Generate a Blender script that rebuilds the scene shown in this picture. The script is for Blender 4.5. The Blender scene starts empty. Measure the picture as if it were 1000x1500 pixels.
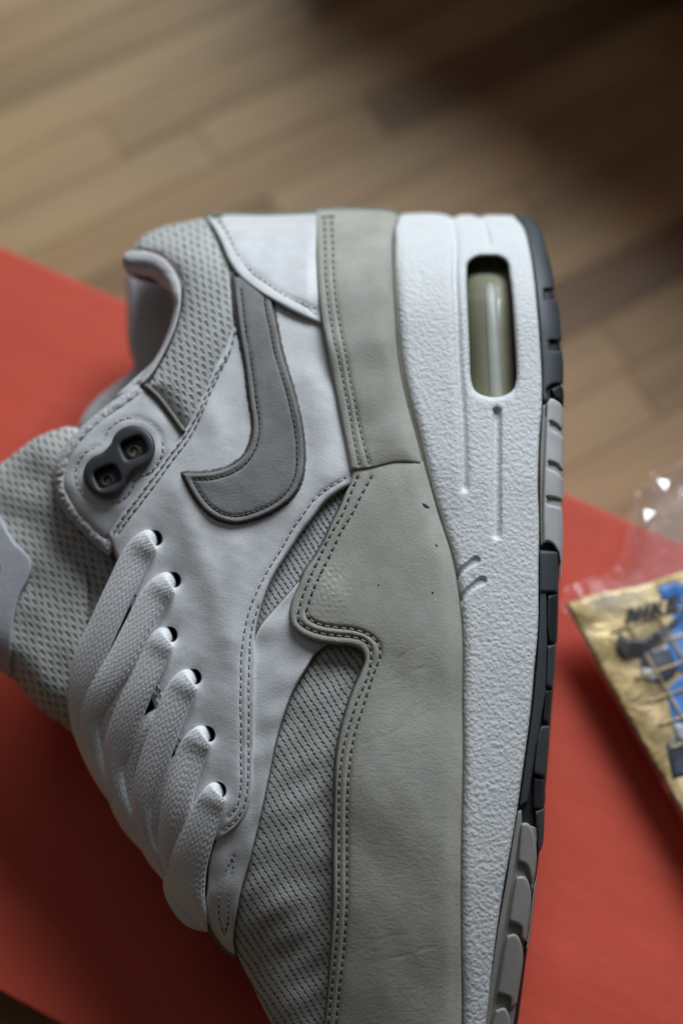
import bpy, bmesh, math, random
import numpy as np
from mathutils import Vector, Matrix
from mathutils.geometry import delaunay_2d_cdt

random.seed(7); np.random.seed(7)
scene = bpy.context.scene
COL = scene.collection
R = math.radians

# ------------------------------------------------------------------ camera
PHI = R(23.0)                      # camera leans this far from straight down
LENS, SENS = 50.0, 36.0
S = SENS / LENS / 1500.0           # tangent per photo pixel
CAM = np.array([0.0, 0.0, 0.56])
FWD = np.array([0.0, math.sin(PHI), -math.cos(PHI)])
UPV = np.array([0.0, math.cos(PHI), math.sin(PHI)])
RGT = np.array([1.0, 0.0, 0.0])
cam_d = bpy.data.cameras.new('camera'); cam = bpy.data.objects.new('camera', cam_d); COL.objects.link(cam)
cam.location = CAM; cam.rotation_euler = (PHI, 0, 0)
cam_d.sensor_fit = 'VERTICAL'; cam_d.sensor_height = SENS; cam_d.sensor_width = 24; cam_d.lens = LENS
cam_d.clip_start = 0.01; cam_d.clip_end = 50
cam_d.dof.use_dof = True; cam_d.dof.focus_distance = 0.377; cam_d.dof.aperture_fstop = 4.4
scene.camera = cam

# ------------------------------------------------------------------ world, lamps, exposure
world = bpy.data.worlds.new('World'); scene.world = world; world.use_nodes = True
bg = world.node_tree.nodes['Background']; bg.inputs[0].default_value = (1.0, 0.86, 0.76, 1); bg.inputs[1].default_value = 0.024

def area(name, loc, target, size, size_y, power, color):
    l = bpy.data.lights.new(name, 'AREA'); l.shape = 'RECTANGLE'; l.size = size; l.size_y = size_y
    l.energy = power; l.color = color
    o = bpy.data.objects.new(name, l); COL.objects.link(o); o.location = loc
    o.rotation_euler = (Vector(target) - Vector(loc)).to_track_quat('-Z', 'Y').to_euler()
    return o
area('window_light', (0.62, 1.86, 1.50), (0.0, 0.17, 0.15), 1.35, 1.0, 62.0, (0.86, 0.94, 1.0))
area('room_light', (-0.55, 0.75, 1.7), (0.0, 0.2, 0.15), 1.2, 1.2, 1.5, (0.95, 0.95, 1.0))

vs = scene.view_settings
vs.view_transform = 'Standard'; vs.look = 'None'; vs.exposure = 0.0; vs.gamma = 1.0; vs.use_curve_mapping = False
scene.cycles.use_denoising = True
scene.cycles.max_bounces = 8; scene.cycles.transparent_max_bounces = 12

# ------------------------------------------------------------------ geometry of the view
def rays(x, y):
    x = np.asarray(x, float); y = np.asarray(y, float)
    return FWD + ((x - 500) * S)[..., None] * RGT + ((750 - y) * S)[..., None] * UPV
def PZ(x, y, z):
    d = rays(x, y); t = (np.asarray(z) - CAM[2]) / d[..., 2]
    return CAM + d * t[..., None]
D0, TAU = 0.425, math.tan(R(17.0))
def tmid(y): return D0 / (1 - (750 - np.asarray(y, float)) * S * TAU)
def PH(x, y, h):
    return CAM + rays(x, y) * (tmid(y) - h)[..., None]

def catmull(p, closed, step):
    p = np.asarray(p, float); n = len(p); out = []
    if n == 2 and not closed:
        m = max(1, int(np.linalg.norm(p[1] - p[0]) / step))
        return p[0] + (p[1] - p[0]) * np.linspace(0, 1, m + 1)[:, None]
    idx = range(n) if closed else range(n - 1)
    for i in idx:
        p1, p2 = p[i], p[(i + 1) % n]
        p0 = p[(i - 1) % n] if closed or i > 0 else 2 * p1 - p2
        p3 = p[(i + 2) % n] if closed or i < n - 2 else 2 * p2 - p1
        d01 = max(np.linalg.norm(p1 - p0), 1e-6) ** .5; d12 = max(np.linalg.norm(p2 - p1), 1e-6) ** .5; d23 = max(np.linalg.norm(p3 - p2), 1e-6) ** .5
        m1 = (p2 - p1) + d12 * ((p1 - p0) / d01 - (p2 - p0) / (d01 + d12))
        m2 = (p2 - p1) + d12 * ((p3 - p2) / d23 - (p3 - p1) / (d12 + d23))
        m = max(1, int(round(np.linalg.norm((p2 - p1)[:2]) / step)))
        t = np.linspace(0, 1, m, endpoint=False)[:, None]
        out.append((2 * p1 - 2 * p2 + m1 + m2) * t ** 3 + (-3 * p1 + 3 * p2 - 2 * m1 - m2) * t ** 2 + m1 * t + p1)
    if not closed: out.append(p[-1:])
    return np.concatenate(out)
def loop(pts, step=3.0):
    """closed outline through pts; a third element marks a corner"""
    cs = [i for i, p in enumerate(pts) if len(p) > 2]
    q = [p[:2] for p in pts]
    if not cs: return catmull(q, True, step)
    out = []
    for a, b in zip(cs, cs[1:] + [cs[0] + len(q)]):
        seg = [q[i % len(q)] for i in range(a, b + 1)]
        out.append(catmull(seg, False, step)[:-1])
    return np.concatenate(out)
def line(pts, step=3.0): return catmull(pts, False, step)

def curve_y(pts):
    """x as a smooth function of y"""
    c = catmull([(b, a) for b, a in pts], False, 4.0)
    ys, xs = c[:, 0], c[:, 1]; o = np.argsort(ys)
    return lambda y: np.interp(y, ys[o], xs[o])
xM = curve_y([(280, 586), (330, 579), (353, 577), (420, 579), (473, 582), (513, 585), (553, 591), (593, 600), (633, 611), (682, 622), (730, 633), (775, 647), (823, 662), (867, 669), (912, 674), (956, 676), (1030, 675), (1100, 676), (1260, 673), (1386, 673), (1500, 674), (1600, 668), (1760, 640)])
xO = curve_y([(300, 742), (316, 750), (329, 763), (355, 772), (388, 779), (432, 784), (476, 788), (520, 791), (564, 793), (593, 793), (624, 790), (667, 788), (709, 787), (741, 788), (773, 789), (816, 788), (848, 788), (926, 787), (964, 783), (1035, 777), (1106, 768), (1183, 757), (1227, 750), (1298, 737), (1369, 726), (1434, 718), (1500, 711), (1600, 694), (1760, 650)])
xR = curve_y([(300, 745), (316, 757), (321, 776), (335, 790), (362, 798), (384, 804), (410, 810), (450, 816), (476, 820), (498, 822), (520, 824), (564, 824), (592, 824), (645, 824), (688, 824), (741, 823), (773, 823), (838, 821), (871, 820), (942, 816), (1008, 812), (1063, 808), (1117, 804), (1150, 801), (1197, 798), (1232, 794), (1290, 787), (1348, 781), (1395, 774), (1442, 768), (1495, 761), (1600, 742), (1760, 680)])
xC = curve_y([(250, -160), (400, -150), (600, -125), (700, -85), (800, -20), (900, 22), (1000, 60), (1062, 98), (1100, 122), (1176, 162), (1238, 206), (1282, 238), (1312, 256), (1362, 304), (1396, 343), (1424, 360), (1500, 397), (1600, 452), (1760, 560)])
hS = curve_y([(250, .0374), (400, .0384), (550, .0396), (680, .0396), (800, .0384), (950, .0360), (1100, .0322), (1250, .0270), (1380, .0208), (1500, .0138), (1600, .0085), (1690, .0045), (1760, .0010)])
y0c = catmull([(100, 420), (180, 372), (194, 362), (210, 344), (242, 330), (298, 319), (320, 316), (380, 315), (440, 313), (466, 308), (520, 307), (580, 309), (640, 311), (700, 313), (760, 313), (800, 316), (900, 316)], False, 4)
def y0(x): return np.interp(x, y0c[:, 0], y0c[:, 1])
def heel_end(x, y):
    Rr = 175.0
    q = np.clip((y0(x) + Rr - y) / Rr, 0, 1)
    return np.power(np.clip(1 - q ** 2.3, 0, 1), 1 / 2.2)
def waves(x, y, seed, wl, n=6):
    r = np.random.RandomState(seed); o = 0
    for i in range(n):
        a = r.rand() * 6.283; k = 6.283 / (wl * (0.6 + r.rand()))
        o = o + np.sin((x * math.cos(a) + y * math.sin(a)) * k + r.rand() * 6.283)
    return o / n ** .5
def gauss(d, s): return np.exp(-(d / s) ** 2)
def Hup(x, y):
    m = xM(y); c = xC(y)
    xi = np.clip((m - x) / (m - c), -0.2, 1.0)
    g = np.power(np.clip(1 - np.abs(xi) ** 2.2, 0, 1), 1 / 1.75)
    h = hS(y) * g * heel_end(x, y)
    h = h - .0016 * gauss(m - x, 13.0) * np.minimum(1, heel_end(x, y) * 1.5)
    return h
def Hsole(x, y):
    m, r = xM(y), xR(y); v = (x - m) / (r - m)
    k = np.interp(y, [300, 700, 950, 1200, 1500, 1760], [.0, .02, .10, .25, .42, .5])
    h = hS(y) + .0010 + .0016 * (1 - (2 * np.clip(v, 0, 1) - 1) ** 2) - k * (x - m) * .00018
    h = h - .0016 * gauss(x - m, 7.0)
    return h * heel_end(x, y)

def seg_dist(p, poly, closed):
    a = poly; b = np.roll(poly, -1, 0) if closed else None
    if not closed: a, b = poly[:-1], poly[1:]
    p = np.ascontiguousarray(p); out = np.full(len(p), 1e9)
    if len(p) == 0: return out
    order = np.argsort(np.floor(p[:, 1] / 24) * 1e5 + p[:, 0])       # work through the points patch by patch
    for i0 in range(0, len(p), 256):
        ii = order[i0:i0 + 256]; q = p[ii]; c = (q.min(0) + q.max(0)) / 2; rad = np.sqrt(((q - c) ** 2).sum(1).max())
        mid_ = (a + b) / 2; hl = np.sqrt(((b - a) ** 2).sum(1)) / 2; dc = np.sqrt(((mid_ - c) ** 2).sum(1))
        lim = (dc + hl).min() + 2 * rad; k = np.where(dc - hl <= lim)[0]
        A = a[k]; AB = b[k] - A; L = np.maximum((AB ** 2).sum(1), 1e-9)
        dx = q[:, 0:1] - A[:, 0]; dy = q[:, 1:2] - A[:, 1]
        t = np.clip((dx * AB[:, 0] + dy * AB[:, 1]) / L, 0, 1)
        dx -= t * AB[:, 0]; dy -= t * AB[:, 1]
        out[ii] = np.sqrt((dx * dx + dy * dy).min(1))
    return out
def inside(p, poly):
    a = poly; b = np.roll(poly, -1, 0); res = np.zeros(len(p), bool)
    for i0 in range(0, len(p), 8000):
        x = p[i0:i0 + 8000, 0:1]; y = p[i0:i0 + 8000, 1:2]
        c = (a[:, 1] > y) != (b[:, 1] > y)
        xx = a[:, 0] + (y - a[:, 1]) * (b[:, 0] - a[:, 0]) / np.where(np.abs(b[:, 1] - a[:, 1]) < 1e-9, 1e-9, b[:, 1] - a[:, 1])
        res[i0:i0 + 8000] = (c & (x < xx)).sum(1) % 2 == 1
    return res
def area2(p): return 0.5 * np.sum(p[:, 0] * np.roll(p[:, 1], -1) - np.roll(p[:, 0], -1) * p[:, 1])
def inward(p):
    t = np.roll(p, -1, 0) - np.roll(p, 1, 0); t /= np.maximum(np.linalg.norm(t, axis=1), 1e-9)[:, None]
    n = np.stack([-t[:, 1], t[:, 0]], 1)
    return n if area2(p) > 0 else -n

# ------------------------------------------------------------------ materials
ORG = np.array([0.0, 0.17, 0.121])
def new_mat(name):
    m = bpy.data.materials.new(name); m.use_nodes = True
    nt = m.node_tree; return m, nt, nt.nodes['Principled BSDF']
def nd(nt, typ, **kw):
    n = nt.nodes.new(typ)
    for k, v in kw.items():
        if k in n.inputs.keys(): n.inputs[k].default_value = v
        else: setattr(n, k, v)
    return n
def mth(nt, op, a, b=None, c=None):
    n = nt.nodes.new('ShaderNodeMath'); n.operation = op
    for i, v in enumerate((a, b, c)):
        if v is None: continue
        if isinstance(v, (int, float)): n.inputs[i].default_value = v
        else: nt.links.new(v, n.inputs[i])
    return n.outputs[0]
def rgb(c): return (c[0], c[1], c[2], 1)
def ramp(nt, src, stops):
    n = nt.nodes.new('ShaderNodeValToRGB'); nt.links.new(src, n.inputs[0])
    e = n.color_ramp.elements
    while len(e) < len(stops): e.new(0.5)
    for i, (p, c) in enumerate(stops): e[i].position = p; e[i].color = rgb(c)
    return n.outputs[0]
def noise(nt, vec, scale, detail=3, rough=.55, dist=0):
    n = nd(nt, 'ShaderNodeTexNoise', Scale=scale, Detail=detail, Roughness=rough, Distortion=dist); nt.links.new(vec, n.inputs['Vector']); return n.outputs[0]
def obj_vec(nt): return nt.nodes.new('ShaderNodeTexCoord').outputs['Object']
def uv_vec(nt): return nt.nodes.new('ShaderNodeTexCoord').outputs['UV']
def bump(nt, bs, h, strength, dist, prev=None):
    b = nd(nt, 'ShaderNodeBump', Strength=strength, Distance=dist); nt.links.new(h, b.inputs['Height'])
    if prev is not None: nt.links.new(prev.outputs[0], b.inputs['Normal'])
    nt.links.new(b.outputs[0], bs.inputs['Normal']); return b
def mapped(nt, vec, scale=(1, 1, 1), rot=0):
    m = nd(nt, 'ShaderNodeMapping'); m.inputs['Scale'].default_value = scale; m.inputs['Rotation'].default_value = (0, 0, rot)
    nt.links.new(vec, m.inputs['Vector']); return m.outputs[0]

def leather(name, c1, c2, rough=.5, grain=900, gs=.35, blotch=35, crease=0.0, spec=.4, scuff=None):
    m, nt, bs = new_mat(name); v = obj_vec(nt)
    n = noise(nt, v, blotch, 4, .6)
    col = ramp(nt, n, [(.3, c1), (.7, c2)])
    mot = ramp(nt, noise(nt, v, blotch * 6, 5, .7), [(.3, (.87, .87, .86)), (.7, (1.05, 1.05, 1.05))])
    mm_ = nd(nt, 'ShaderNodeMix', data_type='RGBA', blend_type='MULTIPLY'); mm_.inputs[0].default_value = 1
    nt.links.new(col, mm_.inputs[6]); nt.links.new(mot, mm_.inputs[7]); col = mm_.outputs[2]
    if scuff is not None:
        ds = nd(nt, 'ShaderNodeVectorMath', operation='DISTANCE'); nt.links.new(v, ds.inputs[0]); ds.inputs[1].default_value = tuple(scuff)
        k = mth(nt, 'MULTIPLY', ramp(nt, ds.outputs['Value'], [(0, (1, 1, 1)), (.0085, (0, 0, 0))]), ramp(nt, noise(nt, v, 900, 4, .7), [(.36, (0, 0, 0)), (.56, (.9, .9, .9))]))
        ms = nd(nt, 'ShaderNodeMix', data_type='RGBA'); nt.links.new(k, ms.inputs[0]); nt.links.new(col, ms.inputs[6]); ms.inputs[7].default_value = (.62, .61, .55, 1); col = ms.outputs[2]
    nt.links.new(col, bs.inputs['Base Color'])
    bs.inputs['Roughness'].default_value = rough; bs.inputs['Specular IOR Level'].default_value = spec
    vo = nd(nt, 'ShaderNodeTexVoronoi', Scale=grain); nt.links.new(v, vo.inputs['Vector'])
    g = mth(nt, 'ADD', vo.outputs[0], noise(nt, v, grain * .5, 3))
    b = bump(nt, bs, g, gs, .00022)
    if crease:
        nn = noise(nt, mapped(nt, v, (60, 260, 60), R(25)), 1.0, 4, .6, 1.5)
        msk = ramp(nt, noise(nt, v, 22, 2), [(.45, (0, 0, 0)), (.62, (1, 1, 1))])
        h = mth(nt, 'MULTIPLY', ramp(nt, nn, [(.42, (1, 1, 1)), (.5, (0, 0, 0)), (.58, (1, 1, 1))]), msk)
        bump(nt, bs, h, crease, .0003, b)
    return m
M = {}
M['white_leather'] = leather('white_leather', (.72, .73, .75), (.77, .78, .80), .46, 1700, .16, 30, 0)
M['grey_nubuck'] = leather('grey_nubuck', (.375, .368, .325), (.49, .48, .43), .66, 1500, .2, 28, .12, .3, scuff=PH(np.array(484.), np.array(856.), Hup(np.array(484.), np.array(856.)) + .006) - ORG)
M['grey_suede'] = leather('grey_suede', (.215, .21, .21), (.32, .312, .308), .85, 1800, .3, 45, 0, .15)
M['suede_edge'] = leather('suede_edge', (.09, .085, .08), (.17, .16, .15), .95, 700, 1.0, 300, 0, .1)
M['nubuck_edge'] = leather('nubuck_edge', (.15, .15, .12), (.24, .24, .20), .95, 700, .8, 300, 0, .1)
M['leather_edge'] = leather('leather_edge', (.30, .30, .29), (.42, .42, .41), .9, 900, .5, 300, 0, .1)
M['lining'] = leather('lining', (.60, .59, .61), (.66, .65, .67), .85, 1400, .5, 60, 0, .1)
M['fluffy'] = leather('fluffy', (.56, .56, .58), (.70, .70, .72), .95, 700, 1.0, 400, 0, .05)
M['shell_shade'] = leather('shell_shade', (.035, .033, .03), (.06, .055, .05), .95, 900, .5, 60, 0, .1)  # near-black, paints the shade inside the lace holes
M['thread_white'] = leather('thread_white', (.55, .55, .57), (.62, .62, .64), .6, 3000, .4, 200, 0, .3)
M['thread_grey'] = leather('thread_grey', (.33, .335, .295), (.42, .425, .38), .6, 3000, .4, 200, 0, .3)
M['thread_dark'] = leather('thread_dark', (.10, .10, .10), (.15, .15, .15), .7, 3000, .4, 200, 0, .3)
M['hole'] = leather('hole', (.04, .04, .038), (.065, .065, .06), .95, 900, .2, 60, 0, .05)
M['label_cloth'] = leather('label_cloth', (.52, .52, .58), (.58, .58, .63), .7, 2500, .4, 60, 0, .2)

def fabric(name, light, dark, cw, ch, rot, stag, tilt, ru, rv, depth=.0006):
    """open-knit mesh: rows of small slanted holes between threads; cell size in thousandths of the uv unit"""
    m, nt, bs = new_mat(name); uv = uv_vec(nt)
    px = nd(nt, 'ShaderNodeVectorMath', operation='SCALE'); px.inputs['Scale'].default_value = 1000; nt.links.new(mapped(nt, uv, (1, 1, 1), rot), px.inputs[0])
    w1 = mth(nt, 'MULTIPLY', mth(nt, 'SUBTRACT', noise(nt, px.outputs[0], .035, 2), .5), .7)
    w2 = mth(nt, 'MULTIPLY', mth(nt, 'SUBTRACT', noise(nt, px.outputs[0], .12, 2), .5), .35)
    sep = nd(nt, 'ShaderNodeSeparateXYZ'); nt.links.new(px.outputs[0], sep.inputs[0])
    u = mth(nt, 'ADD', mth(nt, 'DIVIDE', sep.outputs[0], cw), w1); col = mth(nt, 'FLOOR', u); fu = mth(nt, 'SUBTRACT', mth(nt, 'SUBTRACT', u, col), .5)
    v = mth(nt, 'ADD', mth(nt, 'ADD', mth(nt, 'DIVIDE', sep.outputs[1], ch), mth(nt, 'MULTIPLY', col, stag)), mth(nt, 'ADD', w1, w2))
    row = mth(nt, 'FLOOR', v); fv = mth(nt, 'SUBTRACT', mth(nt, 'SUBTRACT', v, row), .5)
    fu2 = mth(nt, 'SUBTRACT', fu, mth(nt, 'MULTIPLY', fv, tilt))
    d = mth(nt, 'ADD', mth(nt, 'POWER', mth(nt, 'ABSOLUTE', mth(nt, 'DIVIDE', fu2, ru)), 2.0), mth(nt, 'POWER', mth(nt, 'ABSOLUTE', mth(nt, 'DIVIDE', fv, rv)), 2.0))
    cid = nd(nt, 'ShaderNodeCombineXYZ'); nt.links.new(col, cid.inputs[0]); nt.links.new(row, cid.inputs[1])
    wn = nd(nt, 'ShaderNodeTexWhiteNoise'); nt.links.new(cid.outputs[0], wn.inputs[0])
    fr = nd(nt, 'ShaderNodeMapRange', interpolation_type='SMOOTHSTEP'); nt.links.new(d, fr.inputs[0])
    fr.inputs[1].default_value = 1.5; fr.inputs[2].default_value = .25
    hole = mth(nt, 'MULTIPLY', fr.outputs[0], mth(nt, 'MULTIPLY_ADD', wn.outputs[0], .45, .6))
    fib = noise(nt, mapped(nt, px.outputs[0], (.45, .2, 1), R(35)), 1.0, 3, .7)
    tone = noise(nt, px.outputs[0], .012, 4, .6)
    lc = ramp(nt, mth(nt, 'ADD', mth(nt, 'MULTIPLY', tone, .55), mth(nt, 'MULTIPLY', fib, .45)), [(.34, tuple(.78 * q for q in light)), (.62, tuple(1.06 * q for q in light))])
    mx = nd(nt, 'ShaderNodeMix', data_type='RGBA'); nt.links.new(hole, mx.inputs[0]); nt.links.new(lc, mx.inputs[6]); mx.inputs[7].default_value = rgb(dark)
    nt.links.new(mx.outputs[2], bs.inputs['Base Color'])
    bs.inputs['Roughness'].default_value = .8; bs.inputs['Specular IOR Level'].default_value = .2
    h = mth(nt, 'SUBTRACT', mth(nt, 'MULTIPLY', fib, .45), hole)
    bump(nt, bs, h, .9, depth)
    return m
M['collar_mesh'] = fabric('collar_mesh', (.56, .565, .55), (.31, .31, .30), 10.7, 11.5, R(6), .42, .30, .25, .38)
M['tongue_mesh'] = fabric('tongue_mesh', (.57, .57, .545), (.31, .305, .285), 10.4, 12.5, R(9), .65, .37, .25, .36)
M['vamp_mesh'] = fabric('vamp_mesh', (.57, .57, .55), (.20, .20, .19), 9.6, 7.6, R(33), .5, 0.0, .20, .42)
M['wedge_mesh'] = fabric('wedge_mesh', (.58, .59, .60), (.14, .14, .14), 8.0, 7.0, R(33), .5, 0.0, .21, .42)

def foam():
    m, nt, bs = new_mat('white_foam'); v = obj_vec(nt)
    n1 = noise(nt, v, 820, 2, .5, .2); n2 = noise(nt, v, 1700, 3, .6); n3 = noise(nt, v, 30, 3)
    vo = nd(nt, 'ShaderNodeTexVoronoi', Scale=1000, feature='SMOOTH_F1'); nt.links.new(v, vo.inputs['Vector'])
    h = mth(nt, 'ADD', mth(nt, 'ADD', mth(nt, 'MULTIPLY', n1, .8), mth(nt, 'MULTIPLY', n2, .5)), mth(nt, 'MULTIPLY', vo.outputs[0], -1.1))
    dirt = ramp(nt, noise(nt, v, 160, 4, .7), [(.24, (.70, .70, .69)), (.40, (.77, .78, .79)), (.7, (.80, .81, .82))])
    nt.links.new(dirt, bs.inputs['Base Color']); bs.inputs['Roughness'].default_value = .6; bs.inputs['Specular IOR Level'].default_value = .3
    bump(nt, bs, h, .5, .00045)
    return m
M['foam'] = foam()
def rubber(name, c, r=.55):
    m, nt, bs = new_mat(name); v = obj_vec(nt)
    col = ramp(nt, noise(nt, v, 120, 5, .65), [(.25, tuple(.8 * q for q in c)), (.6, c), (.9, tuple(1.15 * q for q in c))])
    nt.links.new(col, bs.inputs['Base Color']); bs.inputs['Roughness'].default_value = r
    bump(nt, bs, noise(nt, v, 1500, 3), .2, .0002)
    return m
M['rubber_dark'] = rubber('rubber_dark', (.060, .068, .078))
M['rubber_black'] = rubber('rubber_black', (.022, .024, .027))
M['rubber_grey'] = rubber('rubber_grey', (.54, .54, .545))
M['rubber_taupe'] = rubber('rubber_taupe', (.36, .345, .32))
M['foam_yellow'] = rubber('foam_yellow', (.30, .27, .18), .7)
def lace_mat():
    m, nt, bs = new_mat('white_lace'); v = obj_vec(nt)
    nt.links.new(ramp(nt, noise(nt, v, 90, 3), [(.3, (.80, .80, .82)), (.7, (.86, .86, .88))]), bs.inputs['Base Color'])
    bs.inputs['Roughness'].default_value = .55; bs.inputs['Specular IOR Level'].default_value = .35
    bs.inputs['Sheen Weight'].default_value = .15
    bump(nt, bs, noise(nt, mapped(nt, v, (1, 1, 1)), 2600, 2), .35, .0002)
    return m
M['lace'] = lace_mat()
def air_mat():
    m, nt, bs = new_mat('clear_olive_plastic'); v = obj_vec(nt)
    nt.links.new(ramp(nt, noise(nt, v, 60, 2), [(.3, (.20, .195, .125)), (.7, (.26, .255, .17))]), bs.inputs['Base Color'])
    bs.inputs['Roughness'].default_value = .38; bs.inputs['Coat Weight'].default_value = .5; bs.inputs['Coat Roughness'].default_value = .2
    bump(nt, bs, noise(nt, v, 200, 2), .05, .0004)
    return m
M['air'] = air_mat()

# ------------------------------------------------------------------ mesh helpers
def make_obj(name, verts, faces, mats, parent=None, fmat=None, uv=None, smooth=True, org=None):
    verts = np.asarray(verts, float)
    if org is not None: verts = verts - np.asarray(org)
    me = bpy.data.meshes.new(name); me.from_pydata(verts.tolist(), [], [list(map(int, f)) for f in faces])
    for mm in mats: me.materials.append(mm)
    if fmat is not None: me.polygons.foreach_set('material_index', np.asarray(fmat, np.int32))
    if smooth: me.polygons.foreach_set('use_smooth', np.ones(len(me.polygons), bool))
    if uv is not None:
        l = me.uv_layers.new(name='UVMap'); vi = np.zeros(len(me.loops), np.int32); me.loops.foreach_get('vertex_index', vi)
        l.data.foreach_set('uv', np.asarray(uv, np.float32)[vi].ravel())
    me.update()
    o = bpy.data.objects.new(name, me); COL.objects.link(o)
    if parent is not None: o.parent = parent
    return o
def tag(o, label, cat=None, group=None, kind=None):
    if label: o['label'] = label
    if cat: o['category'] = cat
    if group: o['group'] = group
    if kind: o['kind'] = kind
    return o
def empty(name, loc):
    o = bpy.data.objects.new(name, None); COL.objects.link(o); o.location = loc; o.empty_display_size = .02; return o

shoe = empty('sneaker', ORG)
tag(shoe, 'white and grey leather running sneaker lying on its side across the red box', 'sneaker')

def panel(name, pts, off, mat, edge=None, parent=None, res=4.5, rnd=3.0, round_h=None, slant=1.5, grooves=(), H=Hup, extra=None,
          holes=(), hole_depth=.004, mirror=None, base=-.0008, uvf=None, step=3.0, dense=()):
    o = loop(pts, step) if isinstance(pts, list) else pts
    P = [o]; E = [(i, (i + 1) % len(o)) for i in range(len(o))]; n = len(o)
    cand = []
    for L, sgn in [(o, 1)] + [(h, -1) for h in holes]:
        nn = inward(L) * sgn
        for d in (.35 * rnd, .75 * rnd, 1.3 * rnd):
            q = L + nn * d
            cand.append((q, d))
    for h in holes:
        E += [(n + i, n + (i + 1) % len(h)) for i in range(len(h))]; P.append(h); n += len(h)
    def dist(p):
        d = seg_dist(p, o, True)
        for h in holes: d = np.minimum(d, seg_dist(p, h, True))
        return d
    def ins(p):
        r = inside(p, o)
        for h in holes: r &= ~inside(p, h)
        return r
    for q, d in cand:
        ok = ins(q) & (dist(q) > d * .85); P.append(q[ok])
    mn, mx = o.min(0), o.max(0)
    def hexgrid(r, lo, hi):
        xs = np.arange(lo[0], hi[0], r); ys = np.arange(lo[1], hi[1], r * .866)
        gx, gy = np.meshgrid(xs, ys); gx = gx + (np.arange(len(ys)) % 2)[:, None] * r * .5
        return np.stack([gx.ravel(), gy.ravel()], 1)
    g = hexgrid(res, mn, mx); g = g[ins(g)]; g = g[dist(g) > 1.3 * rnd + res * .5]
    for (poly, wd, rr) in dense:
        g2 = hexgrid(rr, poly.min(0) - wd, poly.max(0) + wd); g2 = g2[seg_dist(g2, poly, False) < wd]
        g = g[seg_dist(g, poly, False) >= wd + rr * .5]
        g2 = g2[ins(g2)]; g2 = g2[dist(g2) > 1.3 * rnd + rr * .3]; P.append(g2)
    P.append(g)
    pts2 = np.concatenate(P)
    r = delaunay_2d_cdt([Vector(p) for p in pts2], E, [], 0, 1e-3)
    V = np.array([tuple(v) for v in r[0]]); F = np.array([f for f in r[2] if len(f) == 3])
    cen = V[F].mean(1); F = F[ins(cen)][:, [0, 2, 1]]
    d = dist(V)
    rh = round_h if round_h is not None else min(off * .85, .0012)
    q = np.clip(d / rnd, 0, 1)
    def height(Vp, dd):
        hh = H(Vp[:, 0], Vp[:, 1]) + off
        if extra is not None: hh = hh + extra(Vp[:, 0], Vp[:, 1], dd)
        for gp, gd, gs in grooves: hh = hh - gd * gauss(seg_dist(Vp, gp, False), gs)
        return hh
    hh = height(V, d) - rh * (1 - np.sqrt(np.clip(1 - (1 - q) ** 2, 0, 1)))
    verts = [PH(V[:, 0], V[:, 1], hh)]; faces = [tuple(f) for f in F]; fm = [0] * len(F)
    uv = [V / 1000 if uvf is None else uvf(V)]
    # side walls along boundary edges
    es = {}
    for f in F:
        for a, b in ((f[0], f[1]), (f[1], f[2]), (f[2], f[0])):
            k = (min(a, b), max(a, b)); es[k] = None if k in es else (a, b)
    be = [e for e in es.values() if e is not None]
    bv = sorted({i for e in be for i in e}); ix = {v: k for k, v in enumerate(bv)}; bvn = np.array(bv)
    nrm = np.zeros((len(bv), 2))
    for a, b in be:
        t = V[b] - V[a]; t /= max(np.linalg.norm(t), 1e-9); nn = np.array([-t[1], t[0]])
        nrm[ix[a]] += nn; nrm[ix[b]] += nn
    nrm /= np.maximum(np.linalg.norm(nrm, axis=1), 1e-9)[:, None]
    # make it point outward
    tst = ins(V[bvn] + nrm * .6); nrm[tst] *= -1
    isH = np.zeros(len(bv), bool)
    for h in holes: isH |= seg_dist(V[bvn], h, True) < .01
    jit = 1 + (.13 * waves(V[bvn][:, 0], V[bvn][:, 1], 13, 6.0) if slant > 2 else 0)
    Vb = V[bvn] + nrm * (slant * np.clip(jit, .3, 2) * np.ones(len(bvn)))[:, None]
    n0 = len(V)
    verts.append(PH(V[bvn][:, 0], V[bvn][:, 1], hh[bvn])); uv.append(V[bvn] / 1000)
    if mirror is not None:
        hb = np.where(isH, hh[bvn] - hole_depth, -mirror * H(Vb[:, 0], Vb[:, 1]))
    else:
        hb = np.where(isH, hh[bvn] - hole_depth, H(Vb[:, 0], Vb[:, 1]) + base)
        if mirror is None: hb = np.minimum(hb, hh[bvn] - .0001)
    verts.append(PH(Vb[:, 0], Vb[:, 1], hb)); uv.append(Vb / 1000)
    nb = len(bv)
    for a, b in be:
        a, b = ix[a], ix[b]
        faces.append((n0 + b, n0 + a, n0 + nb + a, n0 + nb + b)); fm.append(1)
    mats = [mat, edge or mat]
    if mirror is not None:
        n1 = n0 + 2 * nb; hm = -mirror * H(V[:, 0], V[:, 1])
        verts.append(PH(V[:, 0], V[:, 1], hm)); uv.append(V / 1000)
        faces += [(n1 + f[0], n1 + f[2], n1 + f[1]) for f in F]; fm += [0] * len(F)
    ob = make_obj(name, np.concatenate(verts), faces, mats, parent or shoe, fm, np.concatenate(uv), org=ORG)
    return ob

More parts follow.
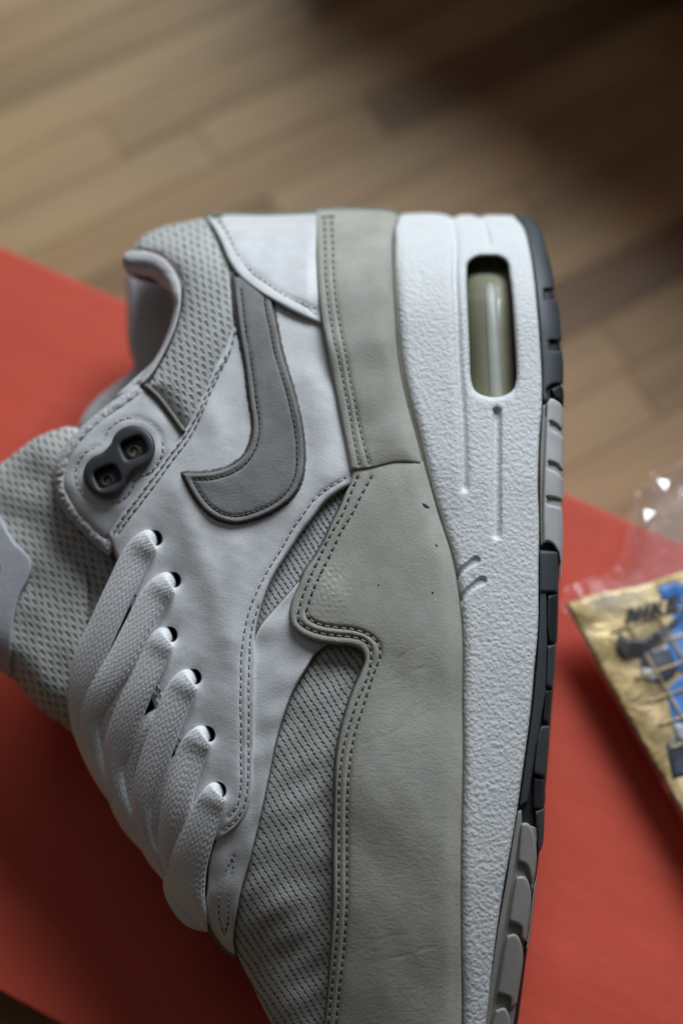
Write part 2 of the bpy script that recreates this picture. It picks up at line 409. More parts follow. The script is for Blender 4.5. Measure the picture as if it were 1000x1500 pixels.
def surf_frame(x, y, H, off):
    e = 1.0
    p = PH(x, y, H(x, y) + off); px = PH(x + e, y, H(x + e, y) + off); py = PH(x, y + e, H(x, y + e) + off)
    a = px - p; b = py - p; n = np.cross(b, a); n /= np.linalg.norm(n, axis=-1, keepdims=True)
    return p, a, b, n
def resample(poly, sp):
    d = np.r_[0, np.cumsum(np.linalg.norm(np.diff(poly, axis=0), axis=1))]
    m = max(2, int(round(d[-1] / sp))); s = np.linspace(0, d[-1], m + 1)
    return np.stack([np.interp(s, d, poly[:, k]) for k in range(poly.shape[1])], 1)
def stitches(pts, off, thread, H=Hup, sp=10.5, wid=3.0, hole=(4.0, 2.6), lift=.0001, raise_=.00028, name='stitching', parent=None, jit=.7):
    poly = line(pts, 2.0) if isinstance(pts, list) else pts
    q = resample(poly, sp); verts, faces, fm = [], [], []
    q = q + np.random.randn(*q.shape) * jit * .35
    def blobs(C, T, ln, wd, ht, mi, sink):
        p, a, b, n = surf_frame(C[:, 0], C[:, 1], H, off)
        t = a * T[:, 0:1] + b * T[:, 1:2]; k = np.cross(n, t); k = k / np.linalg.norm(k, axis=1, keepdims=True) * np.linalg.norm(t, axis=1, keepdims=True)
        for i in range(len(C)):
            i0 = len(verts)
            for rr, hz in ((1.0, 0.0), (.8, .7)):
                for j in range(8):
                    an = j * math.pi / 4
                    verts.append(p[i] + t[i] * (math.cos(an) * ln[i] * .5 * rr) + k[i] * (math.sin(an) * wd[i] * .5 * rr) + n[i] * (ht * hz - sink))
            verts.append(p[i] + n[i] * (ht - sink))
            for j in range(8):
                j2 = (j + 1) % 8
                faces.append((i0 + j, i0 + j2, i0 + 8 + j2, i0 + 8 + j)); fm.append(mi)
                faces.append((i0 + 8 + j, i0 + 8 + j2, i0 + 16)); fm.append(mi)
    T = np.diff(q, axis=0); L = np.linalg.norm(T, axis=1); T = T / np.maximum(L, 1e-6)[:, None]; m_ = len(T)
    blobs((q[:-1] + q[1:]) / 2, T, L * .78, np.full(m_, wid), raise_, 0, .00015 - lift)
    an = np.random.uniform(-.25, .25, m_); ca_, sa_ = np.cos(an), np.sin(an)
    T2 = np.stack([T[:, 0] * ca_ - T[:, 1] * sa_, T[:, 0] * sa_ + T[:, 1] * ca_], 1)
    blobs(q[:-1], T2, hole[0] * np.random.uniform(.85, 1.2, m_), hole[1] * np.random.uniform(.85, 1.2, m_), .00008, 1, -.00003)
    o = make_obj(name, verts, faces, [thread, M['hole']], parent or shoe, fm, org=ORG)
    o['kind'] = 'stuff'
    return o

# ================================================================== SETTING: floor, box
ZB = 0.120                                   # top of the box lid
def wood(name):
    m, nt, bs = new_mat(name); v = obj_vec(nt)
    rnd = nt.nodes.new('ShaderNodeObjectInfo').outputs['Random']
    off = nd(nt, 'ShaderNodeCombineXYZ'); nt.links.new(mth(nt, 'MULTIPLY', rnd, 37.0), off.inputs[0]); nt.links.new(mth(nt, 'MULTIPLY', rnd, 91.0), off.inputs[1])
    ad = nd(nt, 'ShaderNodeVectorMath', operation='ADD'); nt.links.new(v, ad.inputs[0]); nt.links.new(off.outputs[0], ad.inputs[1])
    g = noise(nt, mapped(nt, ad.outputs[0], (2.2, 26, 26)), 1.0, 5, .6, 1.0)
    f = noise(nt, mapped(nt, ad.outputs[0], (14, 300, 300)), 1.0, 3, .6)
    base = ramp(nt, rnd, [(0, (.28, .17, .082)), (.07, (.33, .21, .10)), (.13, (.44, .292, .140)), (.6, (.52, .355, .18)), (1, (.58, .41, .215))])
    mul = ramp(nt, g, [(.26, (.55, .49, .44)), (.45, (.88, .86, .83)), (.7, (1.08, 1.06, 1.0))])
    mx = nd(nt, 'ShaderNodeMix', data_type='RGBA', blend_type='MULTIPLY'); mx.inputs[0].default_value = 1
    nt.links.new(base, mx.inputs[6]); nt.links.new(mul, mx.inputs[7])
    mx2 = nd(nt, 'ShaderNodeMix', data_type='RGBA', blend_type='MULTIPLY'); mx2.inputs[0].default_value = .35
    nt.links.new(mx.outputs[2], mx2.inputs[6]); nt.links.new(f, mx2.inputs[7])
    nt.links.new(mx2.outputs[2], bs.inputs['Base Color']); bs.inputs['Roughness'].default_value = .6
    bump(nt, bs, f, .08, .0005)
    return m
M['wood'] = wood('laminate_wood')
M['subfloor'] = rubber('subfloor', (.05, .035, .025), .9)

def bevel_box(name, size, mats, bev=.001, parent=None, loc=(0, 0, 0), rz=0.0, seg=2):
    bm = bmesh.new(); bmesh.ops.create_cube(bm, size=1.0)
    for v in bm.verts: v.co.x *= size[0]; v.co.y *= size[1]; v.co.z *= size[2]
    bmesh.ops.bevel(bm, geom=bm.edges[:], offset=bev, segments=seg, affect='EDGES', profile=.5)
    me = bpy.data.meshes.new(name); bm.to_mesh(me); bm.free()
    for mm in mats: me.materials.append(mm)
    o = bpy.data.objects.new(name, me); COL.objects.link(o); o.parent = parent; o.location = loc; o.rotation_euler = (0, 0, rz)
    return o

pa, pb = PZ(*np.array([[30., 330.], [600., 300.]]).T, 0.0) if False else (PZ(np.array(0.), np.array(190.), 0.0), PZ(np.array(270.), np.array(70.), 0.0))
PL_ANG = math.atan2(pb[1] - pa[1], pb[0] - pa[0])
floor = bevel_box('floor', (4.2, 4.2, .02), [M['wood']], .002, None, (0.1, 0.9, -.0235))
floor['kind'] = 'structure'
pw, plen = .027, .21
pm = bevel_box('plank', (plen - .0003, pw - .0003, .012), [M['wood']], .0003, floor, (0, 0, 0), 0, 1).data
first = bpy.data.objects['plank']; made = 0
ca, sa = math.cos(PL_ANG), math.sin(PL_ANG)
for r_ in range(-22, 23):
    sh = random.uniform(0, plen)
    for c_ in range(-4, 5):
        lx = c_ * plen + sh; ly = r_ * pw
        X = 0.05 + lx * ca - ly * sa; Y = 0.62 + lx * sa + ly * ca
        if not (-0.55 < X < 0.62 and 0.18 < Y < 1.05): continue
        if made == 0: o = first
        else:
            o = bpy.data.objects.new('plank', pm); COL.objects.link(o); o.parent = floor
        made += 1
        o.location = (X - 0.1, Y - 0.9, .0175); o.rotation_euler = (0, 0, PL_ANG)

# red shoe box: lid top traced from its two long edges
def card(name, c, r=.55):
    m, nt, bs = new_mat(name); v = obj_vec(nt)
    col = ramp(nt, noise(nt, v, 25, 5, .65), [(.3, tuple(.90 * q for q in c)), (.7, c)])
    sp = noise(nt, v, 55, 3, .7)
    mx = nd(nt, 'ShaderNodeMix', data_type='RGBA'); nt.links.new(ramp(nt, sp, [(.74, (0, 0, 0)), (.80, (.5, .5, .5))]), mx.inputs[0])
    nt.links.new(col, mx.inputs[6]); mx.inputs[7].default_value = rgb(tuple(.55 * q for q in c))
    nt.links.new(mx.outputs[2], bs.inputs['Base Color']); bs.inputs['Roughness'].default_value = r; bs.inputs['Specular IOR Level'].default_value = .3
    b = bump(nt, bs, noise(nt, v, 700, 3), .25, .0003)
    bump(nt, bs, noise(nt, mapped(nt, v, (9, 30, 9), R(30)), 1.0, 3), .25, .004, b)
    return m
M['red_card'] = card('red_card', (.69, .092, .052), .6)
fa, fb = PZ(np.array(0.), np.array(360.), ZB), PZ(np.array(1000.), np.array(797.), ZB)
na, nb_ = PZ(np.array(0.), np.array(1452.), ZB), PZ(np.array(92.), np.array(1500.), ZB)
dv = (fb - fa)[:2]; dv /= np.linalg.norm(dv); perp = np.array([-dv[1], dv[0]])
if perp[1] < 0: perp = -perp
W = float(np.dot(fa[:2] - na[:2], perp)); BA = math.atan2(dv[1], dv[0])
mid = (fa[:2] + fb[:2]) / 2 - perp * W / 2 + dv * 0.035
LB = 0.40
print('box width', W, 'angle', math.degrees(BA))
box = empty('shoe_box', (mid[0], mid[1], 0.0)); box.rotation_euler = (0, 0, BA)
tag(box, 'plain red cardboard shoe box standing on the wooden floor under the sneaker', 'box')
bevel_box('lid_top', (LB, W, .002), [M['red_card']], .0009, box, (0, 0, ZB - .001))
for sx in (-1, 1):
    bevel_box('lid_side', (.002, W - .004, .038), [M['red_card']], .0006, box, (sx * (LB / 2 - .001), 0, ZB - .0213))
    bevel_box('lid_side', (LB, .002, .038), [M['red_card']], .0006, box, (0, sx * (W / 2 - .001), ZB - .0213))
    bevel_box('box_side', (.002, W - .012, .110), [M['red_card']], .0006, box, (sx * (LB / 2 - .004), 0, .0573))
    bevel_box('box_side', (LB - .006, .002, .110), [M['red_card']], .0006, box, (0, sx * (W / 2 - .004), .0573))
bevel_box('box_bottom', (LB - .010, W - .010, .002), [M['red_card']], .0006, box, (0, 0, .0013))

# dark furniture standing far behind, top right
def dark_wood():
    m, nt, bs = new_mat('dark_wood'); v = obj_vec(nt)
    nt.links.new(ramp(nt, noise(nt, mapped(nt, v, (3, 30, 30)), 1, 4), [(.3, (.012, .008, .005)), (.7, (.03, .018, .010))]), bs.inputs['Base Color'])
    bs.inputs['Roughness'].default_value = .5; return m
M['dark_wood'] = dark_wood()
ka, kb = PZ(np.array(570.), np.array(-170.), 0.0), PZ(np.array(1000.), np.array(75.), 0.0)
KA = math.atan2(kb[1] - ka[1], kb[0] - ka[0]); kd = np.array([math.cos(KA), math.sin(KA)]); kp = np.array([-kd[1], kd[0]])
kc = ka[:2] + kd * .42 + kp * .20
cab = empty('low_cabinet', (kc[0], kc[1], 0)); cab.rotation_euler = (0, 0, KA)
tag(cab, 'dark brown low cabinet in deep shadow on the wooden floor, top right corner', 'cabinet')
bevel_box('body', (.95, .38, .13), [M['dark_wood']], .004, cab, (0, 0, .110))
bevel_box('plinth', (.90, .33, .0448), [M['dark_wood']], .002, cab, (0, 0.01, .0224))

# ================================================================== SNEAKER
# ---- inner shell (never seen except through the lace holes; its dark colour paints their shade), mirrored to the far side of the foot
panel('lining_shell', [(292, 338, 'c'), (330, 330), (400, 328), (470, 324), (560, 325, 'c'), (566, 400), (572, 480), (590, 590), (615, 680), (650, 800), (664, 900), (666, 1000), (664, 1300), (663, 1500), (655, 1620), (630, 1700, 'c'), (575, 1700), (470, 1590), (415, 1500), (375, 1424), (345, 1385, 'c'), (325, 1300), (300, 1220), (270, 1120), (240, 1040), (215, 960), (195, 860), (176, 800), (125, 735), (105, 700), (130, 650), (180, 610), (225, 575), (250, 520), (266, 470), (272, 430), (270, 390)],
      -.0030, M['shell_shade'], M['white_leather'], res=9, rnd=2, round_h=0, mirror=1.0, slant=0)

# ---- midsole with the window of the air unit
win = loop([(683, 405), (685, 386), (697, 377), (715, 375), (732, 377), (742, 385), (746, 406), (750, 443), (753, 487), (755.5, 531), (755.5, 557), (751, 571), (739, 579), (724, 582), (706, 579), (695, 572), (689.5, 557), (687, 509), (684, 443)], 2.5)
mids = [(float(xM(y)) + 0.2, y) for y in range(340, 1700, 40)]
mids = [(577, 336), (580, 322), (588, 315), (604, 313), (640, 313), (655, 316), (663, 320), (671, 316), (690, 315), (702, 319), (711, 316), (750, 316, 'c')] + [(float(xO(y)), y) for y in range(334, 1700, 38)] + [(655, 1700, 'c'), (648, 1700, 'c')] + mids[::-1][1:]
G1 = line([(661, 316), (666, 350), (666, 410), (669, 465), (671, 520), (674, 564), (677, 608), (679, 660), (680, 715)])
G2 = line([(704, 316), (712, 338), (716, 357)])
G3 = line([(727, 603), (727, 680), (727, 784)])
V1 = line([(697, 821), (690, 825), (679, 834), (669, 846)], 2); V2 = line([(706, 851), (697, 856), (685, 866), (675, 880)], 2)
SCR = line([(613, 394), (617, 410), (616, 425)], 2)
def mid_extra(x, y, d):
    p = np.stack([x, y], 1)
    o = -.0022 * gauss(seg_dist(p, G1, False), 4.5) - .0013 * gauss(seg_dist(p, G2, False), 3.5)
    e = seg_dist(p, G3, False); o = o - .0018 / (1 + np.exp((e - 5.5) * 1.3))
    # the flat left of G1 stands a little proud
    gx = np.interp(y, G1[:, 1], G1[:, 0]); o = o + .0009 / (1 + np.exp((x - gx) / 2.5)) * np.clip((760 - y) / 80, 0, 1)
    for Vv, wdt in ((V1, 5.2), (V2, 5.6)):
        e = seg_dist(p, Vv, False); hd = np.hypot(x - Vv[0, 0], y - Vv[0, 1])
        w = wdt * (.72 + .5 * np.exp(-(hd / 9) ** 2)); o = o - .0008 / (1 + np.exp((e - w) * 1.8))
    o = o - .0004 * gauss(seg_dist(p, SCR, False), 1.6)
    # sagging edge round the window
    o = o - .0006 * gauss(np.minimum(seg_dist(p, win, True), 40), 5)
    return o + .00005 * waves(x, y, 3, 90)
panel('midsole', mids, .0012, M['foam'], M['foam'], H=Hsole, res=4.5, rnd=5, round_h=.0016, extra=mid_extra, holes=[win], hole_depth=.0075, mirror=.95, slant=0,
      dense=[(V1, 13, 1.8), (V2, 13, 1.8), (G1, 10, 2.5), (G3, 10, 2.2), (G2, 8, 2.5)])
# the clear air unit: a rounded tube behind the window, and the yellowed foam wall round it
yy = np.linspace(362, 596, 60); uu = np.linspace(-1, 1, 25); vv_, ff_, uvv = [], [], []
for i, y in enumerate(yy):
    cxx = np.interp(y, [375, 582], [716, 723]); endf = math.sqrt(max(0, 1 - (min(1, max(0, (440 - y) / 45))) ** 2)) if y < 440 else 1
    for u in uu:
        x = cxx + 39 * math.sin(u * math.pi / 2)
        hgt = float(Hsole(np.array([720.]), np.array([max(y, 430.)]))[0]) - .0125 + .0092 * math.cos(u * math.pi / 2) * endf + (.0 if y > 440 else -.004 * ((440 - y) / 78))
        vv_.append(PH(np.array(x), np.array(y), np.array(hgt)))
nU = len(uu)
for i in range(len(yy) - 1):
    for j in range(nU - 1): ff_.append((i * nU + j, i * nU + j + 1, (i + 1) * nU + j + 1, (i + 1) * nU + j))
air = make_obj('air_unit', vv_, ff_, [M['air']], shoe, org=ORG); air['label'] = 'clear olive plastic air cushion behind the sole window'
# pale strip: the bright streak along the cushion put into colour
vv_, ff_ = [], []; yy = np.linspace(412, 592, 40); uu = np.linspace(-1, 1, 9)
for y in yy:
    cxx = np.interp(y, [412, 582], [717, 726]); ef = math.sqrt(max(0, 1 - max(0, (432 - y) / 20) ** 2)) if y < 432 else 1
    for u in uu:
        x = cxx + 9.5 * ef * math.sin(u * math.pi / 2)
        hgt = float(Hsole(np.array([720.]), np.array([max(y, 430.)]))[0]) - .0125 + .0092 - .0004 + .0011 * math.cos(u * math.pi / 2) * ef - (0 if y > 440 else .004 * ((440 - y) / 40) ** 1.5)
        vv_.append(PH(np.array(x), np.array(y), np.array(hgt)))
for i in range(len(yy) - 1):
    for j in range(8): ff_.append((i * 9 + j, i * 9 + j + 1, (i + 1) * 9 + j + 1, (i + 1) * 9 + j))
M['air_pale'] = rubber('pale_streak', (.40, .41, .36), .4)
make_obj('cushion_streak', vv_, ff_, [M['air_pale']], air, org=ORG)
wo = win + inward(win) * -1.2; wi = win + inward(win) * .3
vv_, ff_ = [], []; nW = len(win)
for k, (lp, dep) in enumerate(((win + inward(win) * .25, .0022), (win + inward(win) * .5, .0120))):
    hgt = Hsole(win[:, 0], win[:, 1]) + .0012 - dep
    vv_.append(PH(lp[:, 0], lp[:, 1], hgt))
for i in range(nW): ff_.append((i, (i + 1) % nW, nW + (i + 1) % nW, nW + i))
make_obj('window_wall', np.concatenate(vv_), ff_, [M['foam_yellow']], shoe, org=ORG)

# ---- outsole: a dark base strip, then every lug a piece of its own; black pieces paint shaded gaps
def Hout(x, y):
    o, r = xO(y), xR(y); v = np.clip((x - o) / (r - o), -.3, 1)
    v2 = np.clip(v, 0, 1)
    return Hsole(o, y) - .0012 - .0055 * (1 - np.sqrt(np.clip(1 - v2 ** 2.2, 0, 1)))
ob_pts = [(float(xO(y)) - 3, y) for y in range(330, 1700, 40)]
outs = [(748, 318, 'c'), (757, 316), (775, 321), (788, 335)] + [(float(xR(y)) - 3, y) for y in range(362, 1700, 38)] + [(660, 1700, 'c'), (645, 1700, 'c')] + ob_pts[::-1][1:] + [(764, 335)]
panel('outsole_base', outs, -.0006, M['rubber_black'], M['rubber_black'], H=Hout, res=5, rnd=2, round_h=.0003, mirror=.95, slant=0)
def lug(pts, mat, off=.0012, name='tread_lug', rnd=3.5):
    return panel(name, pts, off, mat, mat, H=Hout, res=3.5, rnd=rnd, round_h=.0012, slant=.6, base=-.0008)
def band(y1, y2, x1o, x2o, f1=None, f2=None, cut=2.0):
    """lug following the outsole between rows y1 and y2; x offsets from the midsole line and the outer line"""
    ys = np.linspace(y1, y2, max(4, int((y2 - y1) / 14)))
    L = [(float((f1 or xO)(y)) + x1o, y) for y in ys]; Rr = [(float((f2 or xR)(y)) + x2o, y) for y in ys]
    L[0] = L[0] + ('c',); L[-1] = L[-1] + ('c',); Rr[0] = (Rr[0][0], Rr[0][1] + cut) + ('c',); Rr[-1] = (Rr[-1][0], Rr[-1][1] - cut * .3) + ('c',)
    return Rr + L[::-1]
dk, gy, tp = M['rubber_dark'], M['rubber_grey'], M['rubber_taupe']
# heel: continuous dark rim with three notches
rim = [(752, 318, 'c'), (760, 316), (776, 321), (790, 335), (798, 362), (805, 386), (810, 412), (811, 423, 'c'), (797, 424, 'c'), (798, 439, 'c'), (813, 440, 'c'), (817, 452), (820, 476), (821.5, 499, 'c'), (804, 499, 'c'), (805, 513, 'c'), (822, 515, 'c'), (824, 535), (824, 562, 'c'), (808, 564), (800, 572), (803, 584), (797, 590, 'c')] + [(float(xO(y)) + .8, y) for y in (585, 550, 520, 476, 432, 388, 355, 332)]
lug(rim, dk, .0011, 'tread_rim')
lug([(806, 570, 'c'), (820, 565), (824, 572), (824, 600, 'c'), (820, 588), (812, 582)], M['rubber_black'], .0014)
# light grey middle
lug([(800, 592, 'c'), (806, 584), (816, 588), (823, 596), (824.5, 620, 'c'), (822, 630), (815, 622), (806, 617, 'c'), (805, 626), (808, 630), (818, 635), (824.5, 642, 'c'), (824.5, 690, 'c'), (821, 688), (815, 680), (804, 676, 'c'), (803, 686), (812, 690), (820, 697), (824.5, 704, 'c'), (824, 735, 'c'), (815, 730), (802, 728, 'c'), (801, 738), (812, 741), (822, 744, 'c'), (823.5, 775), (822.5, 815), (820.5, 850, 'c'), (820, 835), (817, 812), (811, 800), (803, 794), (796, 796, 'c'), (795, 770), (795, 735), (796, 700), (797.5, 660), (799, 620)], gy, .0017, 'tread_bar')
lug([(794, 592, 'c'), (799, 592, 'c'), (798, 640), (796, 700), (795, 770), (795, 800, 'c'), (791, 800, 'c'), (790, 740), (790, 670)], rubber('rubber_putty', (.27, .26, .24)), .0006, 'sole_rim', 1.5)
# dark forefoot; the black pieces are shaded gaps put into colour
lug(band(806, 868, 1.0, -4.5), dk, .0014)
lug([(801, 872, 'c'), (817, 870, 'c'), (815, 936), (814, 941, 'c'), (803, 942, 'c'), (800, 910)], M['rubber_black'], .0010)
lug([(791, 806, 'c'), (800, 806, 'c'), (800, 870), (801, 945), (800, 1005), (791, 1060), (782, 1120), (772, 1175, 'c'), (760, 1182, 'c'), (770, 1110), (779, 1040), (786, 965), (789, 900)], dk, .0008, 'sole_rim', 2)
lug([(801, 946, 'c'), (813, 944, 'c'), (811.5, 975), (809, 1008, 'c'), (799, 1006, 'c'), (800, 975)], dk, .0016)
lug([(798, 1010, 'c'), (809, 1011, 'c'), (804, 1058, 'c'), (794, 1058, 'c')], M['rubber_black'], .0010)
lug([(786, 1082, 'c'), (793, 1064), (804, 1064, 'c'), (803, 1090), (797, 1138, 'c'), (781, 1134, 'c')], dk, .0018)
lug([(781, 1138, 'c'), (797, 1142, 'c'), (795, 1182), (786, 1186), (780, 1183, 'c')], M['rubber_black'], .0011)
lug([(783, 1188, 'c'), (797, 1184, 'c'), (793, 1240), (786, 1252, 'c'), (786, 1225)], dk, .0012)
panel('sole_wall', [(float(xR(y)) - 9, y) for y in range(1215, 1640, 30)] + [(float(xO(y)) + 3, y) for y in range(1600, 1200, -30)], .0004, M['rubber_taupe'], M['rubber_taupe'], H=Hout, res=5, rnd=2, round_h=.0003, slant=0)
panel('sole_wall', [(float(xR(y)) - 2, y) for y in range(600, 800, 20)] + [(float(xO(y)) + 4, y) for y in range(795, 595, -20)], .0004, gy, gy, H=Hout, res=5, rnd=2, round_h=.0003, slant=0)
# taupe outer forefoot blocks
lug([(758, 1188, 'c'), (763, 1186, 'c'), (763, 1210), (752, 1280), (742, 1340), (731, 1410), (721, 1480), (708, 1560), (696, 1620, 'c'), (688, 1620, 'c'), (706, 1530), (716, 1450), (728, 1365), (740, 1297), (751, 1228)], tp, .0010, 'sole_rim', 1.5)
lug([(763, 1206, 'c'), (772, 1206), (780, 1218), (785, 1245), (784, 1270), (777, 1310), (776, 1285), (770, 1268), (758, 1262, 'c'), (760, 1235)], tp, .0020)
lug([(756, 1284, 'c'), (768, 1284), (775, 1296), (777, 1320), (770, 1380, 'c'), (764, 1375), (762, 1358), (745, 1350, 'c'), (750, 1315)], tp, .0022)
lug([(742, 1370, 'c'), (754, 1368), (762, 1378), (765, 1400), (756, 1470, 'c'), (748, 1478), (746, 1462), (728, 1456, 'c'), (735, 1410)], tp, .0022)
lug([(725, 1480, 'c'), (738, 1476), (745, 1486), (747, 1505), (735, 1580, 'c'), (710, 1570, 'c'), (717, 1520)], tp, .0022)
lug([(781, 1300, 'c'), (785, 1285, 'c'), (779, 1345), (772, 1392, 'c'), (769, 1390, 'c')], tp, .0010, rnd=1.5)

gl_y = list(range(345, 1690, 20))
panel('glue_line', [(float(xM(y)) + 2.6, y) for y in gl_y] + [(float(xM(y)) - 2.5, y) for y in gl_y[::-1]], .0001, rubber('old_glue', (.20, .175, .125), .7), None, H=lambda x, y: np.maximum(Hup(x, y) + .0030, Hsole(x, y) - .0010), res=4, rnd=1.2, round_h=.0002, slant=0)
# ---- vamp and wedge mesh, lowest visible layer
def mesh_puff(x, y, d): return .0012 * (1 - np.exp(-d / 22)) + .0002 * waves(x, y, 11, 70)
panel('vamp_mesh', [(520, 938, 'c'), (545, 960, 'c'), (530, 1040), (512, 1120), (508, 1250), (506, 1400), (498, 1520), (490, 1640, 'c'), (470, 1600), (425, 1540), (398, 1498), (375, 1452), (360, 1422), (349, 1398, 'c'), (338, 1370), (345, 1310), (365, 1235), (385, 1160), (400, 1085), (420, 1020), (455, 965), (490, 938)],
      .0002, M['vamp_mesh'], M['vamp_mesh'], extra=mesh_puff, res=5, rnd=2)
panel('wedge_mesh', [(372, 930, 'c'), (380, 880), (410, 825), (450, 760), (490, 715), (520, 695, 'c'), (510, 740), (480, 790), (450, 845), (420, 890)],
      .0006, M['wedge_mesh'], M['vamp_mesh'], extra=lambda x, y, d: .0006 * (1 - np.exp(-d / 12)), res=4, rnd=2)

# ---- white leather underlay between the meshes, running down to the toe
UND = [(374, 932, 'c'), (383, 915), (410, 884), (436, 854), (452, 835, 'c'), (490, 880), (500, 935, 'c'), (482, 943), (464, 956), (448, 980), (428, 1015), (413, 1055), (402, 1095), (393, 1140), (383, 1187), (369, 1246), (350, 1316), (342, 1367), (344, 1399, 'c'), (332, 1390), (320, 1377, 'c'), (302, 1345), (304, 1300), (309, 1250), (320, 1222, 'c'), (348, 1180), (352, 1100), (352, 1000)]
ST_a = line([(342, 1253), (331, 1276), (323, 1297), (321, 1321), (320, 1338), (328, 1371)]); ST_b = line([(343, 1255), (340, 1281), (336, 1303), (335, 1323), (334, 1347), (329, 1369)])
panel('vamp_overlay', UND, .0029, M['white_leather'], M['nubuck_edge'], res=5, rnd=3, slant=5.0, extra=lambda x, y, d: .00018 * waves(x, y, 5, 60), grooves=[(ST_a, .0002, 3), (ST_b, .0002, 3)])
stitches(ST_a, .0027, M['thread_white'], sp=8.5, wid=1.8, hole=(3.2, 2.4)); stitches(ST_b, .0027, M['thread_white'], sp=8.5, wid=1.8, hole=(3.2, 2.4))

# ---- quarter: the big white leather panel
EYES = [(229, 788), (256, 849), (251, 929), (286, 991), (306, 1075), (322, 1157)]
def ell(cx, cy, rx, ry, rot, n=18):
    t = np.linspace(0, 2 * np.pi, n, endpoint=False); c, s = math.cos(rot), math.sin(rot)
    return np.stack([cx + rx * np.cos(t) * c - ry * np.sin(t) * s, cy + rx * np.cos(t) * s + ry * np.sin(t) * c], 1)
QU = [(338, 398, 'c'), (343, 440), (340, 475), (330, 506), (314, 538), (298, 578), (282, 610), (269, 633), (250, 657), (225, 691), (200, 722), (180, 748), (158, 782, 'c'), (170, 812), (185, 860), (198, 920), (212, 980), (225, 1030), (248, 1080), (266, 1140), (283, 1200), (298, 1229, 'c'), (318, 1230), (342, 1216), (360, 1193), (369, 1162), (372, 1100), (374, 1040), (375, 965), (373, 934), (377, 908), (385, 880), (394, 856), (407, 832), (426, 803), (443, 777), (459, 757), (476, 735), (494, 721), (513, 710, 'c'), (530, 690, 'c'), (520, 640), (505, 580), (492, 530), (484, 480), (474, 452, 'c'), (440, 448), (400, 430), (360, 395, 'c')]
fold1 = line([(262, 720), (285, 790), (312, 860), (330, 930)]); fold2 = line([(340, 800), (345, 870), (335, 960)]); fold3 = line([(300, 600), (320, 640), (300, 690)])
fold4 = line([(455, 560), (475, 640), (480, 690)])
def q_extra(x, y, d):
    p = np.stack([x, y], 1)
    return .0007 * (1 - np.exp(-d / 14)) + .0009 * gauss(seg_dist(p, fold1, False), 22) + .0005 * gauss(seg_dist(p, fold2, False), 20) + .0009 * gauss(seg_dist(p, fold3, False), 22) + .0010 * gauss(seg_dist(p, fold4, False), 26) \
        + .00022 * waves(x, y, 21, 110) + .00002 * waves(x, y, 22, 30) - .0010 * gauss(y - 395, 25) * 0
QE = line([(513, 710), (494, 721), (476, 735), (459, 757), (443, 777), (426, 803), (407, 832), (394, 856), (385, 880), (377, 908), (373, 934), (375, 965), (374, 1040), (372, 1100), (369, 1162), (360, 1193), (342, 1216), (318, 1230)])
SQ1 = line([(505, 701), (483, 714), (468, 725), (455, 738), (446, 752), (435, 767), (426, 780), (411, 807), (401, 822), (393, 835), (384, 851), (371, 879), (364, 897), (360, 915), (356, 940), (353, 966), (353, 996), (352, 1030), (353, 1066), (353, 1104), (353, 1150), (348, 1180), (335, 1197)])
SQ2 = line([(378, 890), (369, 920), (366, 945), (365, 970), (364, 1004), (364, 1036), (364, 1076), (364, 1114), (362, 1160), (356, 1186), (345, 1203), (327, 1217)])
SQ3 = line([(346, 478), (335, 520), (320, 550), (306, 580), (291, 616), (277, 642), (256, 670), (232, 703), (208, 735), (186, 763), (173, 782)])
SQ4 = line([(330, 525), (312, 556), (299, 586), (285, 615), (268, 643), (247, 670), (222, 704), (198, 735), (178, 762), (166, 782)])
SQ5 = line([(203, 918), (217, 978), (231, 1026), (254, 1078), (272, 1138), (289, 1196)]); SQ6 = line([(196, 860), (209, 918), (223, 976), (238, 1022), (261, 1076), (279, 1136)])
eye_h = [ell(x, y, 9.5, 11.5, R(-15)) for x, y in EYES]
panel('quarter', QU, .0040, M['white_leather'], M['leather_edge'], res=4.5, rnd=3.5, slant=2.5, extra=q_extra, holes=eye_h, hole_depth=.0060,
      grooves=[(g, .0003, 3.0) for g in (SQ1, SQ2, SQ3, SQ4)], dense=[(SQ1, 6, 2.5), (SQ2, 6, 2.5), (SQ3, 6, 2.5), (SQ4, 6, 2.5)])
HQ = lambda x, y: Hup(x, y) + .0040 + q_extra(np.atleast_1d(x), np.atleast_1d(y), seg_dist(np.stack([np.atleast_1d(x), np.atleast_1d(y)], 1), QE, False))
for g in (SQ1, SQ2): stitches(g, -.0003, M['thread_white'], H=HQ, sp=11.5, hole=(5.0, 2.4))
for g in (SQ3, SQ4): stitches(g, -.0003, M['thread_white'], H=HQ, sp=13.5, hole=(6.0, 2.6), wid=2.6)
for g in (SQ5, SQ6): stitches(g, -.0001, M['thread_white'], H=HQ, sp=13, hole=(6, 2.6))

